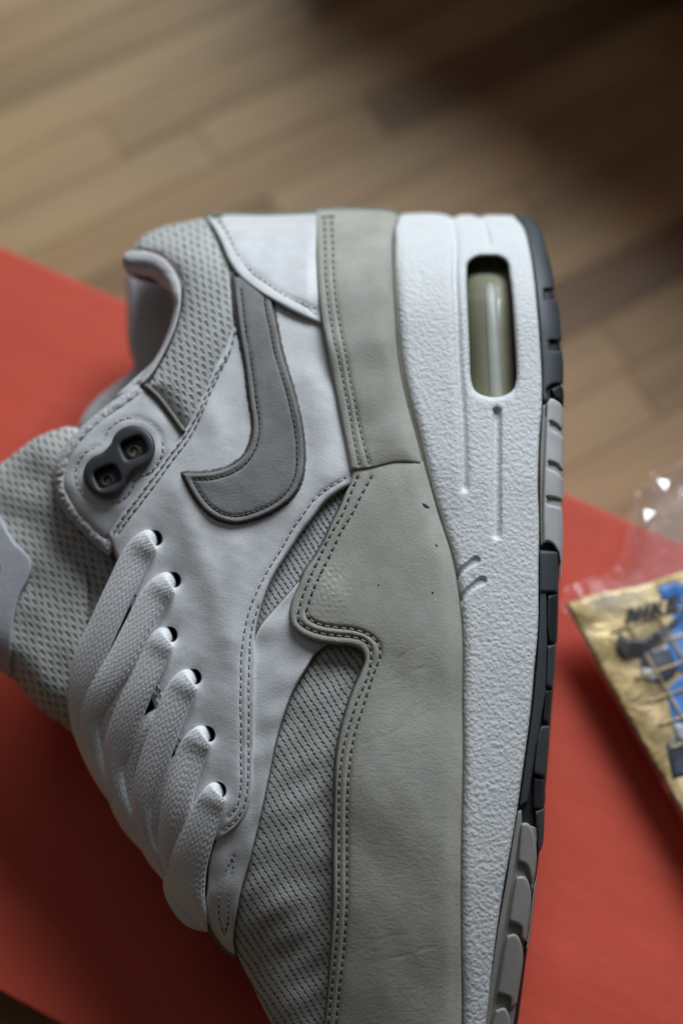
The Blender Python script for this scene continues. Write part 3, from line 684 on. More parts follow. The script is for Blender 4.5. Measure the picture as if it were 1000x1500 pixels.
# ---- collar: lining roll, mesh pad
CM = [(192, 366, 'c'), (210, 345), (242, 331), (272, 325), (300, 319, 'c'), (314, 340), (330, 372), (346, 400), (352, 440), (348, 478), (338, 508), (322, 542), (306, 580), (286, 618), (270, 634, 'c'), (250, 609), (230, 582), (214, 566, 'c'), (222, 552), (242, 520), (258, 482), (267, 448), (267, 416), (257, 393), (239, 375), (218, 367)]
cm_axis = line([(230, 345), (290, 360), (310, 440), (296, 510), (255, 590)])
def collar_puff(x, y, d): return .0050 * np.sqrt(np.clip(1 - (1 - np.clip(d / 40, 0, 1)) ** 2, 0, 1)) * np.clip(heel_end(x, y) * 1.3, .15, 1)
def uv_axis(axis):
    dd = np.r_[0, np.cumsum(np.linalg.norm(np.diff(axis, axis=0), axis=1))]
    def f(V):
        out = np.zeros((len(V), 2))
        for i in range(len(V)):
            k = np.argmin(((axis - V[i]) ** 2).sum(1)); k = min(max(k, 1), len(axis) - 2)
            t = axis[k + 1] - axis[k - 1]; t = t / np.linalg.norm(t); q = V[i] - axis[k]
            out[i] = (q[0] * -t[1] + q[1] * t[0], dd[k] + q @ t)
        return out / 1000
    return f
panel('collar_mesh', CM, .0006, M['collar_mesh'], M['collar_mesh'], extra=collar_puff, res=4.5, rnd=4, round_h=.0012, slant=0, mirror=1.0)
# the rolled lining: lateral rim band, achilles inner wall, far inner wall
RIM = [(206, 566, 'c'), (222, 548), (240, 517), (256, 481), (264, 448), (264, 418), (255, 396), (238, 378), (216, 369), (193, 367, 'c'), (183, 372), (180, 380), (183, 394), (194, 406), (218, 414), (238, 419), (250, 428), (255, 442), (253, 464), (240, 502), (224, 530), (196, 556), (170, 580, 'c'), (190, 574)]
def rim_h(x, y):
    p = np.stack([x, y], 1); e = seg_dist(p, rim_edge, False)
    top = Hup(np.full_like(x, 275.), np.clip(y, 400, 600))
    w = np.interp(y, [360, 395, 425, 445, 480], [46, 42, 26, 13, 12])
    q = np.clip(e / w, 0, 1)
    return top - .0045 * np.clip((430 - y) / 60, 0, 1) + .0030 - np.interp(y, [370, 410, 440, 470], [.026, .024, .012, .008]) * (1 - np.sqrt(np.clip(1 - q ** 2.6, 0, 1)))
rim_edge = line([(214, 562), (230, 540), (246, 514), (260, 480), (267, 448), (267, 416), (257, 393), (239, 375), (218, 367), (192, 365)])
panel('collar_lining', RIM, 0.0, M['lining'], M['lining'], H=rim_h, res=3.5, rnd=3, round_h=.0006, slant=.5, base=-.003)
FAR = [(186, 396, 'c'), (230, 400), (275, 420, 'c'), (275, 500), (250, 545), (205, 590), (150, 630), (112, 640, 'c'), (117, 617), (140, 585), (170, 560), (195, 537), (189, 512), (186, 480), (186, 440)]
far_edge = line([(112, 640), (117, 617), (140, 585), (170, 560), (195, 537), (189, 512), (186, 480), (186, 440), (186, 396)])
def far_h(x, y):
    p = np.stack([x, y], 1); e = seg_dist(p, far_edge, False)
    return -.024 + .010 * np.clip((y - 470) / 140, 0, 1) - .006 * np.clip(e / 60, 0, 1) ** 1.5
panel('collar_far_wall', FAR, 0.0, M['lining'], M['lining'], H=far_h, res=5, rnd=10, round_h=.006, slant=0, base=-.012)

pipe_ = line([(212, 563), (231, 580), (251, 606), (271, 634)]); tn_ = np.gradient(pipe_, axis=0); tn_ /= np.linalg.norm(tn_, axis=1)[:, None]; pn_ = np.stack([-tn_[:, 1], tn_[:, 0]], 1)
panel('collar_piping', np.concatenate([pipe_ + pn_ * 4.0, (pipe_ - pn_ * 4.0)[::-1]]), .0052, rubber('piping', (.20, .195, .175), .8), None, res=3, rnd=3.8, round_h=.0018, slant=0)
# ---- eyelet tab: fuzzy lining edge, leather, rubber eyelet plate
FZ = [(206, 560, 'c'), (175, 581), (145, 604), (115, 631), (92, 660), (80, 690), (82, 724), (95, 750), (115, 773), (142, 800), (160, 815, 'c'), (185, 780), (240, 690), (262, 640), (240, 600)]
panel('tab_lining', FZ, .0034, M['fluffy'], M['fluffy'], res=4.5, rnd=9, round_h=.0034, slant=.5, base=-.006, extra=lambda x, y, d: .0003 * waves(x, y, 31, 9) * gauss(d - 5, 8) - .0040 * np.clip((d - 14) / 14, 0, 1))
TB = [(212, 568, 'c'), (178, 594), (147, 614), (121, 640), (102, 667), (92, 696), (94, 720), (107, 743), (130, 768), (155, 790, 'c'), (175, 770), (200, 735), (235, 690), (272, 640, 'c'), (250, 610), (232, 586)]
PLATE1, PLATE2 = (195.0, 656.0), (155.0, 696.0)
def plate_pts(r):
    a = np.array(PLATE1); b = np.array(PLATE2); u = (b - a); L = np.linalg.norm(u); u /= L; v = np.array([-u[1], u[0]]); out = []
    for c, s0 in ((a, math.pi), (b, 0.0)):
        for t in np.linspace(-2.15, 2.15, 15):
            an = s0 + t; out.append(c + r * (u * math.cos(an) + v * math.sin(an)))
    return catmull(out, True, 2.5)
ST_P = plate_pts(44.0); ST_P = np.concatenate([ST_P, ST_P[:1]])
def tab_extra(x, y, d):
    p = np.stack([x, y], 1); e = np.minimum(np.hypot(x - PLATE1[0], y - PLATE1[1]), np.hypot(x - PLATE2[0], y - PLATE2[1]))
    return .0014 * (1 - np.exp(-d / 9)) - .0007 * gauss(e, 36) + .00022 * waves(x, y, 33, 40)
panel('eyelet_tab', TB, .0030, M['white_leather'], M['leather_edge'], res=4, rnd=5, round_h=.0015, slant=1, extra=tab_extra, grooves=[(ST_P, .0003, 3)])
HT = lambda x, y: Hup(x, y) + .0030 + tab_extra(np.atleast_1d(x), np.atleast_1d(y), np.full(np.atleast_1d(x).shape, 20.))
keep = inside(ST_P, loop(TB) + 0.0); keep &= (seg_dist(ST_P, QE * 0 + 1e4, False) > 0)
qpoly = loop(QU)
runs, cur = [], []
for p_, k_ in zip(ST_P, keep & ~inside(ST_P, qpoly)):
    if k_: cur.append(p_)
    elif len(cur) > 8: runs.append(np.array(cur)); cur = []
    else: cur = []
if len(cur) > 8: runs.append(np.array(cur))
for rn in runs: stitches(rn, -.0003, M['thread_white'], H=HT, sp=10.5, hole=(4.0, 2.6))
def sq(cx, cy, w, h, rot):
    c, s = math.cos(rot), math.sin(rot); q = []
    for a, b in ((-1, -.8), (-.8, -1), (.8, -1), (1, -.8), (1, .8), (.8, 1), (-.8, 1), (-1, .8)):
        q.append((cx + a * w * c - b * h * s, cy + a * w * s + b * h * c))
    return catmull(q, True, 2.5)
M['eyelet_rubber'] = rubber('eyelet_rubber', (.050, .053, .060), .5)
plate = panel('eyelet_plate', plate_pts(32.5), .0052, M['eyelet_rubber'], M['eyelet_rubber'], H=lambda x, y: Hup(x, y) + .0018, res=3.5, rnd=6, round_h=.0013, slant=.8,
      holes=[sq(196, 657, 15.5, 13, R(-22)), sq(157, 699, 15.5, 12.5, R(-22))], hole_depth=.0033)
M['eyelet_brown'] = rubber('eyelet_brown', (.05, .038, .03), .6)
for c in ((196, 659), (157, 701)):
    panel('eyelet_socket', ell(c[0], c[1], 22, 20, 0), .0006, M['eyelet_brown'], M['eyelet_brown'], H=lambda x, y: Hup(x, y) + .0040, res=3, rnd=2, round_h=.0002, parent=plate, holes=[ell(c[0], c[1] + 2, 5, 6, 0, 12)], hole_depth=.003,
          extra=lambda x, y, d, c=c: .0007 * gauss(np.hypot(x - c[0], y - c[1] - 3) - 8, 4))

# ---- heel tab
HTB = [(303, 318, 'c'), (342, 315), (378, 316), (420, 315), (463, 313, 'c'), (465, 360), (467, 400), (470, 449), (472, 476, 'c'), (432, 458), (399, 440), (374, 424), (351, 405), (335, 381), (325, 357), (314, 335)]
htE = line([(303, 318), (314, 335), (325, 357), (335, 381), (351, 405), (374, 424), (399, 440), (432, 458), (472, 476)])
htG = line([(318, 318), (330, 336), (341, 358), (352, 378), (367, 396), (390, 414), (416, 432), (445, 446), (468, 456)])
def ht_extra(x, y, d):
    e = seg_dist(np.stack([x, y], 1), htE, False)
    return .0001 * gauss(e - 7, 5) + .0009 * (1 - np.exp(-np.clip(e - 15, 0, None) / 22)) + .0002 * waves(x, y, 41, 70) - .0010 * np.clip((x - 450) / 14, 0, 1)
panel('heel_tab', HTB, .0070, M['white_leather'], M['nubuck_edge'], res=4.5, rnd=4, slant=5.0, extra=ht_extra, grooves=[(htG, .0004, 3)], round_h=.0014, base=.0004)
stitches(htG, .0068, M['thread_white'], H=Hup, sp=9, hole=(3.5, 2.2), raise_=.00015)

# ---- the curved side emblem
SW = [(343, 408, 'c'), (346, 440), (352, 488), (360, 536), (366, 584), (371, 620), (369, 645), (358, 668), (335, 685), (305, 693), (268, 694, 'c'), (277, 712), (289, 732), (304, 749), (321, 760), (342, 765), (364, 762), (391, 752), (412, 740), (428, 726), (438, 708), (443, 688), (444, 660), (440, 622), (428, 570), (413, 520), (403, 472), (397, 436), (402, 420, 'c'), (370, 402)]
def inset(pts, d):
    o = loop(pts); return o + inward(o) * d
so = inset(SW, 9.0); so = so[seg_dist(so, loop(SW), True) > 8.3]
cut = int(np.argmin(np.hypot(so[:, 0] - 372, so[:, 1] - 412))); so = np.roll(so, -cut, 0)
so = so[(so[:, 1] > 424)]
HSW = lambda x, y: Hup(x, y) + q_extra(np.atleast_1d(x), np.atleast_1d(y), np.full(np.atleast_1d(x).shape, 60.))
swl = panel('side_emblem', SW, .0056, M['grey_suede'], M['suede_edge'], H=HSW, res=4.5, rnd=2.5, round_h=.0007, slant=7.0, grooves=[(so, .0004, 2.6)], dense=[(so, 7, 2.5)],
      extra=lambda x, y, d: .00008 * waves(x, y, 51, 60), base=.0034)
swl['label'] = 'grey suede curved tick emblem with dark stitched edge'
brk = np.where(np.linalg.norm(np.diff(so, axis=0), axis=1) > 14)[0]
for rn in np.split(so, brk + 1):
    if len(rn) > 6: stitches(rn, .0053, M['thread_dark'], H=HSW, sp=8.0, hole=(4.5, 3.0), wid=3.2)

# ---- grey nubuck overlays
MG = [(516, 686, 'c'), (530, 681), (548, 677), (576, 673), (604, 674), (619, 676, 'c')] + [(float(xM(y)) + 1.0, y) for y in range(715, 1690, 45)] + [(630, 1690, 'c'), (520, 1690, 'c'), (465, 1580), (476, 1500), (481, 1449), (485, 1386), (488, 1323), (488, 1252), (490, 1176), (492, 1113), (498, 1075), (507, 1041), (517, 1012), (529, 984), (534, 966), (529, 953), (514, 946), (492, 944), (466, 940), (443, 931), (428, 918), (424, 903), (427, 884), (436, 862), (447, 836), (460, 818), (473, 796), (484, 771), (497, 745), (506, 723), (513, 707)]
RA = line([(523, 700), (512, 728), (501, 754), (485, 782), (471, 810), (459, 836), (450, 856), (443, 875), (438, 893), (436, 908), (445, 918), (466, 927), (490, 931), (514, 933), (532, 938), (542, 950), (543, 968), (536, 998), (522, 1030), (512, 1062), (504, 1090), (498, 1130), (496, 1180), (496, 1250), (496, 1320), (492, 1386), (486, 1449), (480, 1510)])
RB = line([(543, 700), (529, 726), (514, 756), (499, 780), (485, 810), (471, 838), (460, 862), (452, 884), (449, 902), (466, 914), (492, 919), (518, 922), (540, 930), (554, 943), (557, 958), (550, 980), (539, 1012), (527, 1050), (518, 1080), (511, 1130), (508, 1180), (508, 1255), (508, 1320), (504, 1386), (497, 1449), (491, 1510)])
dnt = (482, 856)
cr = [line([(560, 1000), (590, 960), (630, 940)]), line([(545, 1010), (600, 985), (660, 965)]), line([(530, 1090), (580, 1070), (640, 1035)]), line([(520, 1130), (560, 1110), (620, 1095)]), line([(510, 1400), (560, 1375), (620, 1365)]), line([(540, 1410), (590, 1400), (650, 1380)]), line([(520, 900), (570, 880), (600, 850)])]
def mg_extra(x, y, d):
    p = np.stack([x, y], 1)
    o = .0010 * (1 - np.exp(-d / 20)) + .00016 * waves(x, y, 61, 160) + .00003 * waves(x, y, 62, 45)
    dd = np.hypot((x - dnt[0]) / 1.0, (y - dnt[1]) / 1.25)
    o = o + gauss(dd, 30) * (.00007 * waves(x, y, 63, 6.5, 9) + .0003)
    for c_, a_ in zip(cr, (.00010, .00010, .00009, .00008, .00008, .00008, .00005)):
        tp_ = gauss((x - c_[len(c_) // 2, 0]) / max(20., abs(c_[-1, 0] - c_[0, 0]) * .42), 1.0) * (.55 + .45 * waves(x, y, 64, 30))
        o = o - tp_ * a_ * gauss(seg_dist(p, c_, False), 2.8)
    o = o + .0008 * gauss(np.hypot((x - 580) / 1.3, y - 1150), 75) - .0006 * gauss(np.hypot((x - 600), (y - 1010)), 60)
    return o
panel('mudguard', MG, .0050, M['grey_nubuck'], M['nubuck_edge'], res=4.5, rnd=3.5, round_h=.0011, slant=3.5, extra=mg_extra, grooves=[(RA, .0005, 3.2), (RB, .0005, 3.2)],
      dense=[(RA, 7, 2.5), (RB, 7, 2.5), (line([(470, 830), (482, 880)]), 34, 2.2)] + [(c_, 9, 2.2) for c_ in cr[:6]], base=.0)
mgo = loop(MG)
HM = lambda x, y: Hup(x, y) + .0050 + mg_extra(np.atleast_1d(x), np.atleast_1d(y), seg_dist(np.stack([np.atleast_1d(x), np.atleast_1d(y)], 1), mgo, True))
for g in (RA, RB): stitches(g, -.0004, M['thread_grey'], H=HM, sp=12.0, wid=3.4, hole=(5.0, 4.6), raise_=.00028)
for nk in ([(618, 737), (624, 739), (629, 744), (622, 743)], [(637, 797), (641, 799), (640, 801)], [(553, 856), (556, 857), (555, 859)], [(632, 866), (635, 868), (633, 870)]):
    panel('nick', [tuple(q) for q in nk], .0002, M['hole'], None, H=lambda x, y: HM(x, y) - .00005, res=2, rnd=.6, round_h=.0001, slant=0, step=1.5)
HC = [(463, 308, 'c'), (500, 307), (540, 308), (572, 311), (583, 316, 'c'), (578, 332), (574, 353), (575.5, 420), (578.5, 473), (581, 513), (587, 553), (596, 593), (607, 633), (616, 668), (619, 681, 'c'), (604, 679), (580, 679), (561, 683), (545, 687), (513, 690, 'c'), (508, 660), (500, 620), (492, 580), (484, 540), (477, 500), (471, 473), (468, 449), (464.5, 407), (463, 353)]
HA = line([(475, 318), (476, 360), (477, 407), (481, 447), (487, 487), (496, 527), (504, 567), (512, 607), (519, 647), (526, 682)])
HB = line([(485, 318), (487, 360), (488, 393), (492, 441), (497, 473), (504, 508), (512, 553), (519, 588), (525, 620), (532, 649), (540, 680)])
def hc_extra(x, y, d): return .0008 * (1 - np.exp(-d / 16)) + .00025 * waves(x, y, 71, 80) - .0024 * np.clip((y - 500) / 150, 0, 1)
panel('heel_counter', HC, .0082, M['grey_nubuck'], M['nubuck_edge'], res=4.5, rnd=4, round_h=.0015, slant=4.5, extra=hc_extra, grooves=[(HA, .0004, 2.8), (HB, .0004, 2.8)], dense=[(HA, 6, 2.5), (HB, 6, 2.5)], base=.0)
hco = loop(HC)
HH = lambda x, y: Hup(x, y) + .0082 + hc_extra(np.atleast_1d(x), np.atleast_1d(y), seg_dist(np.stack([np.atleast_1d(x), np.atleast_1d(y)], 1), hco, True))
for g in (HA, HB): stitches(g, -.0004, M['thread_grey'], H=HH, sp=9.5, wid=2.8, hole=(3.6, 3.0))

# ---- tongue with its woven label
def Htg(x, y):
    e = np.clip((np.interp(x, tg_top[:, 0], tg_top[:, 1]) - y), None, 0)
    b = np.clip(-(y - np.interp(x, tg_bot[:, 0], tg_bot[:, 1])), 0, None)
    h = np.interp(x, [-160, -60, 0, 60, 110, 200, 330], [-.006, .0045, .0105, .0160, .0185, .0205, .0215]) + .0030 * np.clip((760 - y) / 140, 0, 1)
    h = h * np.interp(y, [600, 800, 950, 1080, 1300], [1, .98, .92, .80, .60]) 
    h = h - .014 * np.exp(-b / 22) - .006 * np.exp(e / 14)
    return np.minimum(h, Hup(np.clip(x, 130, None), y) - .0050 + .02 * (x < 130))
tg_top = catmull([(-160, 760), (-60, 712), (0, 680), (50, 643), (80, 630), (105, 625), (130, 632), (180, 650), (330, 650)], False, 3)
tg_bot = catmull([(-160, 900), (-60, 950), (0, 982), (26, 1002), (60, 1040), (104, 1072), (140, 1120), (200, 1230), (330, 1400)], False, 3)
TG = [(-150, 762, 'c'), (-60, 712), (0, 680), (50, 643), (80, 630), (105, 625), (128, 634, 'c'), (150, 700), (170, 770), (200, 850), (240, 1000), (290, 1150), (320, 1240, 'c'), (290, 1330, 'c'), (262, 1300), (200, 1215), (140, 1115), (104, 1072), (60, 1040), (26, 1002), (0, 982), (-60, 950), (-150, 905, 'c')]
tongue = panel('tongue', TG, 0.0, M['tongue_mesh'], M['tongue_mesh'], H=Htg, res=5, rnd=6, round_h=.003, slant=0, base=-.012, extra=lambda x, y, d: .0004 * waves(x, y, 81, 70))
LBL = [(-140, 790, 'c'), (-60, 752), (-10, 742), (8, 772), (22, 795), (36, 808), (44, 818), (46, 834), (40, 852), (30, 872), (22, 900), (17, 940), (17, 975), (19, 990, 'c'), (0, 978), (-60, 946), (-130, 905, 'c')]
lb = panel('tongue_label', LBL, .0016, M['label_cloth'], M['label_cloth'], H=Htg, res=5, rnd=3, round_h=.0010, slant=.5, parent=tongue)
panel('label_mark', ell(-11, 833, 12, 13, 0, 24), .0020, rubber('mark_dark', (.05, .045, .06)), None, H=Htg, res=4, rnd=1.5, round_h=.0002, slant=0, parent=tongue)

# ---- laces: each visible strand a braided ribbon
def Hl(x, y):
    m = xM(y); c = np.minimum(xC(y) - 5, xC(y))
    xi = np.clip((m - x) / (m - c), 0, 1.0)
    return hS(y) * np.power(np.clip(1 - np.abs(xi) ** 2.2, 0, 1), 1 / 1.75)
def lace(pts, lift, eye=True, th=.0033, seed=0, tail=None):
    """pts: (x, y, half width) from the eyelet down to the ridge"""
    c = catmull(pts, False, 1.8); n = len(c)
    dd = np.r_[0, np.cumsum(np.linalg.norm(np.diff(c[:, :2], axis=0), axis=1))]
    t = np.gradient(c[:, :2], axis=0); t /= np.linalg.norm(t, axis=1)[:, None]; nn = np.stack([-t[:, 1], t[:, 0]], 1)
    NU = 47; u = np.linspace(-1, 1, NU); an = u * math.pi / 2
    su = np.sin(an); cu = np.cos(an)
    X = c[:, 0:1] + nn[:, 0:1] * c[:, 2:3] * su; Y = c[:, 1:2] + nn[:, 1:2] * c[:, 2:3] * su
    ncol = 13
    colf = (su + 1) / 2 * ncol; k = np.floor(colf); fr = colf - k - .5
    rs = np.random.RandomState(seed); jx = rs.rand(64) * .35
    sl = np.where(k % 2 == 0, 1.0, -1.0)
    ph = dd[:, None] / 11.0 + sl * fr * .75 + np.where(k % 2 == 0, 0, .5) + jx[k.astype(int) % 64] + .25 * np.sin(dd[:, None] / 37 + seed)
    br = np.abs(np.sin(np.pi * ph)) ** .6 * np.clip(1 - (np.abs(fr) * 2) ** 3, 0, 1)
    hb = Hl(X, Y) * 0
    base = Hl(X.ravel(), Y.ravel()).reshape(X.shape)
    lf = lift(dd / dd[-1]) if callable(lift) else np.full(n, lift)
    h = base + lf[:, None] + th * np.power(np.clip(cu, 0, 1), .75) + (br - .5) * .00034 * np.clip(cu * 2.2, .2, 1) - .0010 * (cu < .02)
    h = h + .00025 * np.sin(su * 2.2 + dd[:, None] / 60 + seed)
    if eye:
        e = np.clip(1 - dd / 11, 0, 1); h = h - (.0050 * e ** 1.5)[:, None] + (.0006 * gauss(dd - 22, 14))[:, None]
    V = PH(X.ravel(), Y.ravel(), h.ravel()); F = []
    for i in range(n - 1):
        for j in range(NU - 1): F.append((i * NU + j, i * NU + j + 1, (i + 1) * NU + j + 1, (i + 1) * NU + j))
    # underside
    hl = (base + lf[:, None] - .0022 * np.power(np.clip(cu, 0, 1), .75) - .0010).ravel(); n0 = len(V)
    if eye: hl = hl - np.repeat((.0068 * np.clip(1 - dd / 15, 0, 1) ** 2), NU)
    V = np.concatenate([V, PH(X.ravel(), Y.ravel(), hl)])
    for i in range(n - 1):
        for j in range(0, NU - 1): F.append((n0 + i * NU + j, n0 + (i + 1) * NU + j, n0 + (i + 1) * NU + j + 1, n0 + i * NU + j + 1))
        for j in (0, NU - 1): F.append((i * NU + j, (i + 1) * NU + j, n0 + (i + 1) * NU + j, n0 + i * NU + j))
    return make_obj('lace_strand', V, F, [M['lace']], shoe, org=ORG)
def zz(X, Y, w): return (80 + X / 2.272, 740 + Y / 2.272, w / 2.272)
UNDER = [
    [zz(330, 560, 40), zz(235, 620, 50), zz(165, 690, 52), zz(140, 790, 42), zz(175, 900, 30), zz(215, 1000, 20), zz(240, 1060, 8)],
    [zz(380, 690, 36), zz(300, 760, 48), zz(240, 850, 50), zz(222, 950, 48), zz(250, 1050, 36), zz(300, 1130, 22), zz(330, 1180, 8)],
    [zz(460, 830, 34), zz(385, 900, 44), zz(330, 985, 48), zz(312, 1080, 42), zz(335, 1170, 30), zz(375, 1240, 16), zz(395, 1280, 8)],
    [zz(530, 1000, 34), zz(450, 1080, 40), zz(400, 1160, 40), zz(385, 1230, 28), zz(400, 1290, 12)],
]
for i, s_ in enumerate(UNDER): lace(s_, lambda t: .0026 - .0022 * t, eye=False, seed=20 + i)
STR = [
    [zz(341, 108, 17), zz(318, 116, 38), zz(280, 160, 48), zz(225, 270, 50), zz(165, 400, 50), zz(108, 530, 50), zz(80, 640, 34), zz(84, 740, 26), zz(118, 840, 22), zz(160, 930, 16), zz(190, 990, 6)],
    [zz(402, 250, 17), zz(380, 257, 38), zz(340, 300, 50), zz(280, 410, 50), zz(215, 530, 50), zz(148, 630, 50), zz(116, 720, 38), zz(132, 820, 30), zz(175, 920, 24), zz(225, 1020, 18), zz(268, 1090, 6)],
    [zz(391, 432, 17), zz(369, 439, 38), zz(335, 490, 50), zz(285, 600, 50), zz(240, 710, 50), zz(212, 800, 48), zz(200, 880, 34), zz(222, 980, 28), zz(268, 1080, 18), zz(300, 1130, 6)],
    [zz(471, 572, 17), zz(449, 579, 38), zz(415, 630, 50), zz(370, 740, 50), zz(335, 840, 50), zz(307, 930, 44), zz(294, 1010, 34), zz(306, 1100, 26), zz(340, 1180, 16), zz(368, 1235, 6)],
    [zz(517, 760, 17), zz(495, 767, 38), zz(462, 815, 50), zz(425, 920, 50), zz(402, 1020, 50), zz(382, 1110, 38), zz(376, 1190, 28), zz(392, 1260, 16), zz(405, 1310, 6)],
    [zz(560, 945, 17), zz(541, 953, 36), zz(515, 1000, 48), zz(475, 1100, 58), zz(440, 1200, 68), zz(432, 1270, 70), zz(448, 1330, 58), zz(472, 1375, 42), zz(500, 1408, 14), zz(510, 1418, 4)],
]
lifts = [.0030, .0032, .0034, .0034, .0034, .0030]
for i, s_ in enumerate(STR): lace(s_, lambda t, L=lifts[i]: .0014 + .0025 * (.5 + .5 * np.cos(np.pi * t)) ** .8 + L * .35 * np.sin(np.pi * t) ** 2, seed=i)

# ================================================================== the plastic bag with its card, right edge of the picture
def gold():
    m, nt, bs = new_mat('gold_foil'); v = obj_vec(nt)
    n = noise(nt, v, 70, 5, .6, 1.0)
    nt.links.new(ramp(nt, n, [(.25, (.32, .21, .08)), (.5, (.60, .44, .20)), (.7, (.80, .64, .36)), (.85, (.65, .60, .52))]), bs.inputs['Base Color'])
    bs.inputs['Metallic'].default_value = .35; bs.inputs['Roughness'].default_value = .42
    bump(nt, bs, noise(nt, v, 90, 4, .6, .8), .4, .0025); return m
def flat(name, c, r=.5, metal=0.0):
    m, nt, bs = new_mat(name); v = obj_vec(nt)
    nt.links.new(ramp(nt, noise(nt, v, 120, 4), [(.3, tuple(.8 * q for q in c)), (.7, c)]), bs.inputs['Base Color'])
    bs.inputs['Roughness'].default_value = r; bs.inputs['Metallic'].default_value = metal; return m
M['gold'] = gold(); M['blue'] = flat('blue_print', (.06, .27, .75), .3); M['black_ink'] = flat('black_ink', (.006, .006, .007), .35)
M['gold_line'] = flat('gold_line', (.70, .52, .26), .35, .4); M['navy'] = flat('navy_print', (.03, .04, .07), .3); M['highlight_white'] = flat('highlight_white', (.6, .6, .6), .4)
def film():
    m = bpy.data.materials.new('clear_film'); m.use_nodes = True; nt = m.node_tree; nt.nodes.clear()
    out = nt.nodes.new('ShaderNodeOutputMaterial'); tr = nt.nodes.new('ShaderNodeBsdfTransparent'); gl = nt.nodes.new('ShaderNodeBsdfGlossy')
    tr.inputs[0].default_value = (.93, .93, .94, 1); gl.inputs[0].default_value = (1, 1, 1, 1); gl.inputs['Roughness'].default_value = .2
    gl.inputs[0].default_value = (.17, .17, .175, 1)
    mx = nt.nodes.new('ShaderNodeAddShader'); nt.links.new(tr.outputs[0], mx.inputs[0]); nt.links.new(gl.outputs[0], mx.inputs[1])
    df = nt.nodes.new('ShaderNodeBsdfDiffuse'); df.inputs[0].default_value = (.8, .8, .82, 1)
    m2 = nt.nodes.new('ShaderNodeMixShader'); m2.inputs[0].default_value = .022
    nt.links.new(mx.outputs[0], m2.inputs[1]); nt.links.new(df.outputs[0], m2.inputs[2]); nt.links.new(m2.outputs[0], out.inputs[0])
    v = obj_vec(nt); b = nd(nt, 'ShaderNodeBump', Strength=.12, Distance=.002); nt.links.new(noise(nt, v, 22, 2, .5, .6), b.inputs['Height'])
    for s_ in (gl,): nt.links.new(b.outputs[0], s_.inputs['Normal'])
    return m
M['film'] = film()
BO = PZ(np.array(960.), np.array(1000.), ZB + .0005)
def zsheet(name, pts, zf, mat, parent, org, thick=.0006, res=7, step=5, holes=()):
    """a sheet over the box: outline in photo pixels, z(x, y) its height above the lid, with real thickness"""
    o = loop(pts, step) if isinstance(pts, list) else pts
    mn, mx = o.min(0), o.max(0); xs = np.arange(mn[0], mx[0], res); ys = np.arange(mn[1], mx[1], res); gx, gy = np.meshgrid(xs, ys)
    g = np.stack([gx.ravel(), gy.ravel()], 1); g = g[inside(g, o)]
    if len(g): g = g[seg_dist(g, o, True) > res * .5]
    p = np.concatenate([o, g]); E = [(i, (i + 1) % len(o)) for i in range(len(o))]
    r = delaunay_2d_cdt([Vector(q) for q in p], E, [], 0, 1e-3)
    V = np.array([tuple(v) for v in r[0]]); F = np.array([f for f in r[2] if len(f) == 3]); F = F[inside(V[F].mean(1), o)][:, [0, 2, 1]]
    z = zf(V[:, 0], V[:, 1]); top = PZ(V[:, 0], V[:, 1], ZB + z); bot = top - np.array([0, 0, thick]); n = len(V)
    faces = [tuple(f) for f in F] + [(n + f[0], n + f[2], n + f[1]) for f in F]
    es = {}
    for f in F:
        for a, b in ((f[0], f[1]), (f[1], f[2]), (f[2], f[0])):
            k = (min(a, b), max(a, b)); es[k] = None if k in es else (a, b)
    faces += [(e[1], e[0], n + e[0], n + e[1]) for e in es.values() if e is not None]
    return make_obj(name, np.concatenate([top, bot]), faces, [mat], parent, org=org)
def zc(x, y): return .0130 + .0003 * waves(x, y, 91, 70) + .00006 * waves(x, y, 92, 24)
cardo = empty('printed_card', BO); tag(cardo, 'gold and blue foil card with black lettering inside the clear bag', 'card')
CP = [(828, 884, 'c'), (880, 869), (940, 856), (1000, 836), (1120, 800, 'c'), (1260, 1060), (1180, 1290), (1060, 1300, 'c'), (1000, 1190), (920, 1050)]
zsheet('foil_sheet', CP, zc, M['gold'], cardo, BO, .0015, 6)
def on(dz): return lambda x, y: zc(x, y) + dz
for k, pl in enumerate(([(990, 858, 'c'), (1040, 838, 'c'), (1090, 900), (1090, 960, 'c'), (1000, 985), (975, 960), (985, 905)],
                        [(975, 1012, 'c'), (1000, 990), (1080, 985, 'c'), (1100, 1060), (1080, 1110, 'c'), (1000, 1108), (985, 1060)],
                        [(962, 860, 'c'), (990, 852, 'c'), (996, 872), (970, 880, 'c')])):
    zsheet('blue_patch', pl, on(.00022), M['blue'], cardo, BO, .0002, 7)
for pl in ([(935, 950, 'c'), (978, 948, 'c'), (990, 985), (965, 1000), (940, 985, 'c')], [(975, 1090, 'c'), (1000, 1085), (1010, 1130), (985, 1140, 'c')]):
    zsheet('navy_patch', pl, on(.00035), M['navy'], cardo, BO, .0002, 7)
for pl in ([(985, 1060, 'c'), (1002, 1062), (1004, 1090), (990, 1080, 'c')], [(966, 948), (976, 944), (978, 952), (968, 955)], [(938, 980), (958, 982), (960, 996), (944, 994)]):
    zsheet('white_highlight', pl, on(.0005), M['highlight_white'], cardo, BO, .0002, 6)  # white highlights on the card, put into colour as patches
def strip(p, q, w, dz):
    p, q = np.array(p, float), np.array(q, float); t = (q - p) / np.linalg.norm(q - p); n_ = np.array([-t[1], t[0]]) * w / 2
    zsheet('grid_line', [tuple(p + n_) + ('c',), tuple(q + n_) + ('c',), tuple(q - n_) + ('c',), tuple(p - n_) + ('c',)], on(dz), M['gold_line'], cardo, BO, .0002, 6, 6)
for k in range(9):
    b0 = np.array([880 + k * 17.5, 930 + k * 34.0]); strip(b0 + np.array([14, -4]), b0 + np.array([190, -66]), 3.0, .0007)
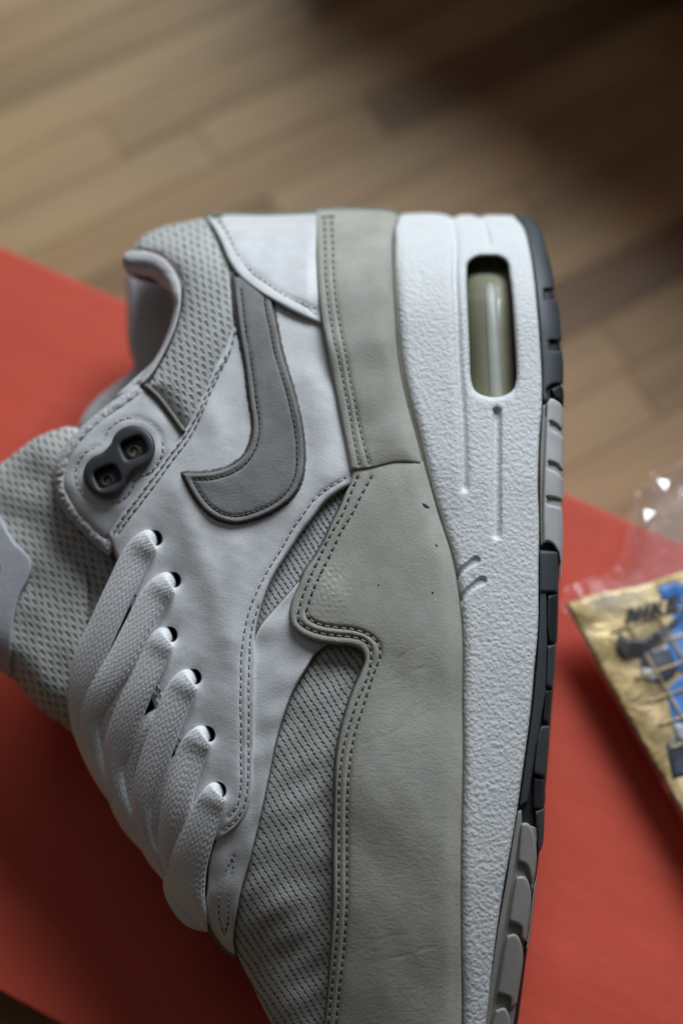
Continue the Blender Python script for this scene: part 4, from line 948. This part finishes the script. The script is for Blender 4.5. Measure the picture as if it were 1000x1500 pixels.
for k in range(5):
    a0 = np.array([915 + k * 42.0, 905 - k * 15.0]); strip(a0, a0 + np.array([150, 260]), 3.2, .0009)
SWB = [(907, 925, 'c'), (903, 938), (905, 951), (916, 960), (933, 959), (956, 946), (981, 923), (1000, 900), (1022, 876, 'c'), (987, 907), (960, 925), (939, 935), (923, 936), (913, 931)]
zsheet('black_tick', SWB, on(.0012), M['black_ink'], cardo, BO, .0002, 5, 3)
# lettering, cut as strokes (photo pixels, slanted)
def letter(polys):
    for pl in polys: zsheet('lettering', [tuple(q) + ('c',) for q in pl], on(.0011), M['black_ink'], cardo, BO, .0002, 5, 4)
def LT(u, v): return (916 + 23.5 * u + 4.5 * v * .6, 914 - 6.4 * u - 23.0 * v)
def quad(a, b, w): 
    return [LT(a[0] - w, a[1]), LT(a[0] + w, a[1]), LT(b[0] + w, b[1]), LT(b[0] - w, b[1])]
w_ = .165
letter([quad((.15, 0), (.15, 1), w_), quad((.75, 0), (.75, 1), w_), quad((.70, .0), (.20, 1), w_)])
letter([quad((1.2, 0), (1.2, 1), w_)])
letter([quad((1.65, 0), (1.65, 1), w_), quad((1.85, .45), (2.2, 1), w_), quad((2.25, 0), (1.85, .55), w_)])
letter([quad((2.65, 0), (2.65, 1), w_), [LT(2.7, 0), LT(3.2, 0), LT(3.2, .2), LT(2.7, .2)], [LT(2.7, .4), LT(3.1, .4), LT(3.1, .6), LT(2.7, .6)], [LT(2.7, .8), LT(3.2, .8), LT(3.2, 1), LT(2.7, 1)]])
# bag: upper film, lower film, raised crumpled flap
bag = empty('plastic_bag', BO); tag(bag, 'clear crumpled plastic bag lying on the red box beside the sole', 'bag')
BGP = [(819, 885, 'c'), (830, 860, 'c'), (862, 846, 'c'), (890, 838), (911, 806, 'c'), (921, 768), (932, 722, 'c'), (956, 691, 'c'), (1000, 667), (1100, 620, 'c'), (1300, 1020), (1230, 1330), (1070, 1330, 'c'), (1000, 1206), (915, 1052), (860, 955)]
bo = loop(BGP, 7)
def crumple():
    """the upper film: flat facets between sharp creases, loose and high over the flap, taut over the card"""
    rs = np.random.RandomState(5); g = []
    for _ in range(9000):
        c = np.array([rs.uniform(815, 1300), rs.uniform(615, 1335)])
        up = np.clip((885 - .30 * (c[0] - 820) - c[1]) / 40, 0, 1); gap = 12 if up > .3 else 30
        if all((c[0] - q[0]) ** 2 + (c[1] - q[1]) ** 2 > gap * gap for q in g): g.append(c)
    g = np.array(g); g = g[inside(g, bo)]; g = g[seg_dist(g, bo, True) > 5]
    p = np.concatenate([bo, g]); r = delaunay_2d_cdt([Vector(q) for q in p], [(i, (i + 1) % len(bo)) for i in range(len(bo))], [], 0, 1e-3)
    V = np.array([tuple(v) for v in r[0]]); F = np.array([f for f in r[2] if len(f) == 3]); F = F[inside(V[F].mean(1), bo)][:, [0, 2, 1]]
    d = seg_dist(V, bo, True); q = 1 - np.exp(-d / 14); up = np.clip((885 - .30 * (V[:, 0] - 820) - V[:, 1]) / 60, 0, 1)
    z = .0105 + .0062 * q + q * (.0002 + .0015 * up) * rs.randn(len(V)) + .008 * up
    top = PZ(V[:, 0], V[:, 1], ZB + z)
    return make_obj('upper_film', top, [tuple(f) for f in F], [M['film']], bag, smooth=False, org=BO)
crumple()
zsheet('lower_film', bo, lambda x, y: .0014 + .0090 * np.exp(-seg_dist(np.stack([x, y], 1), bo, True) / 9), M['film'], bag, BO, .0002, 7)
print('objects', len(bpy.data.objects), 'faces', sum(len(o.data.polygons) for o in bpy.data.objects if o.type == 'MESH'))
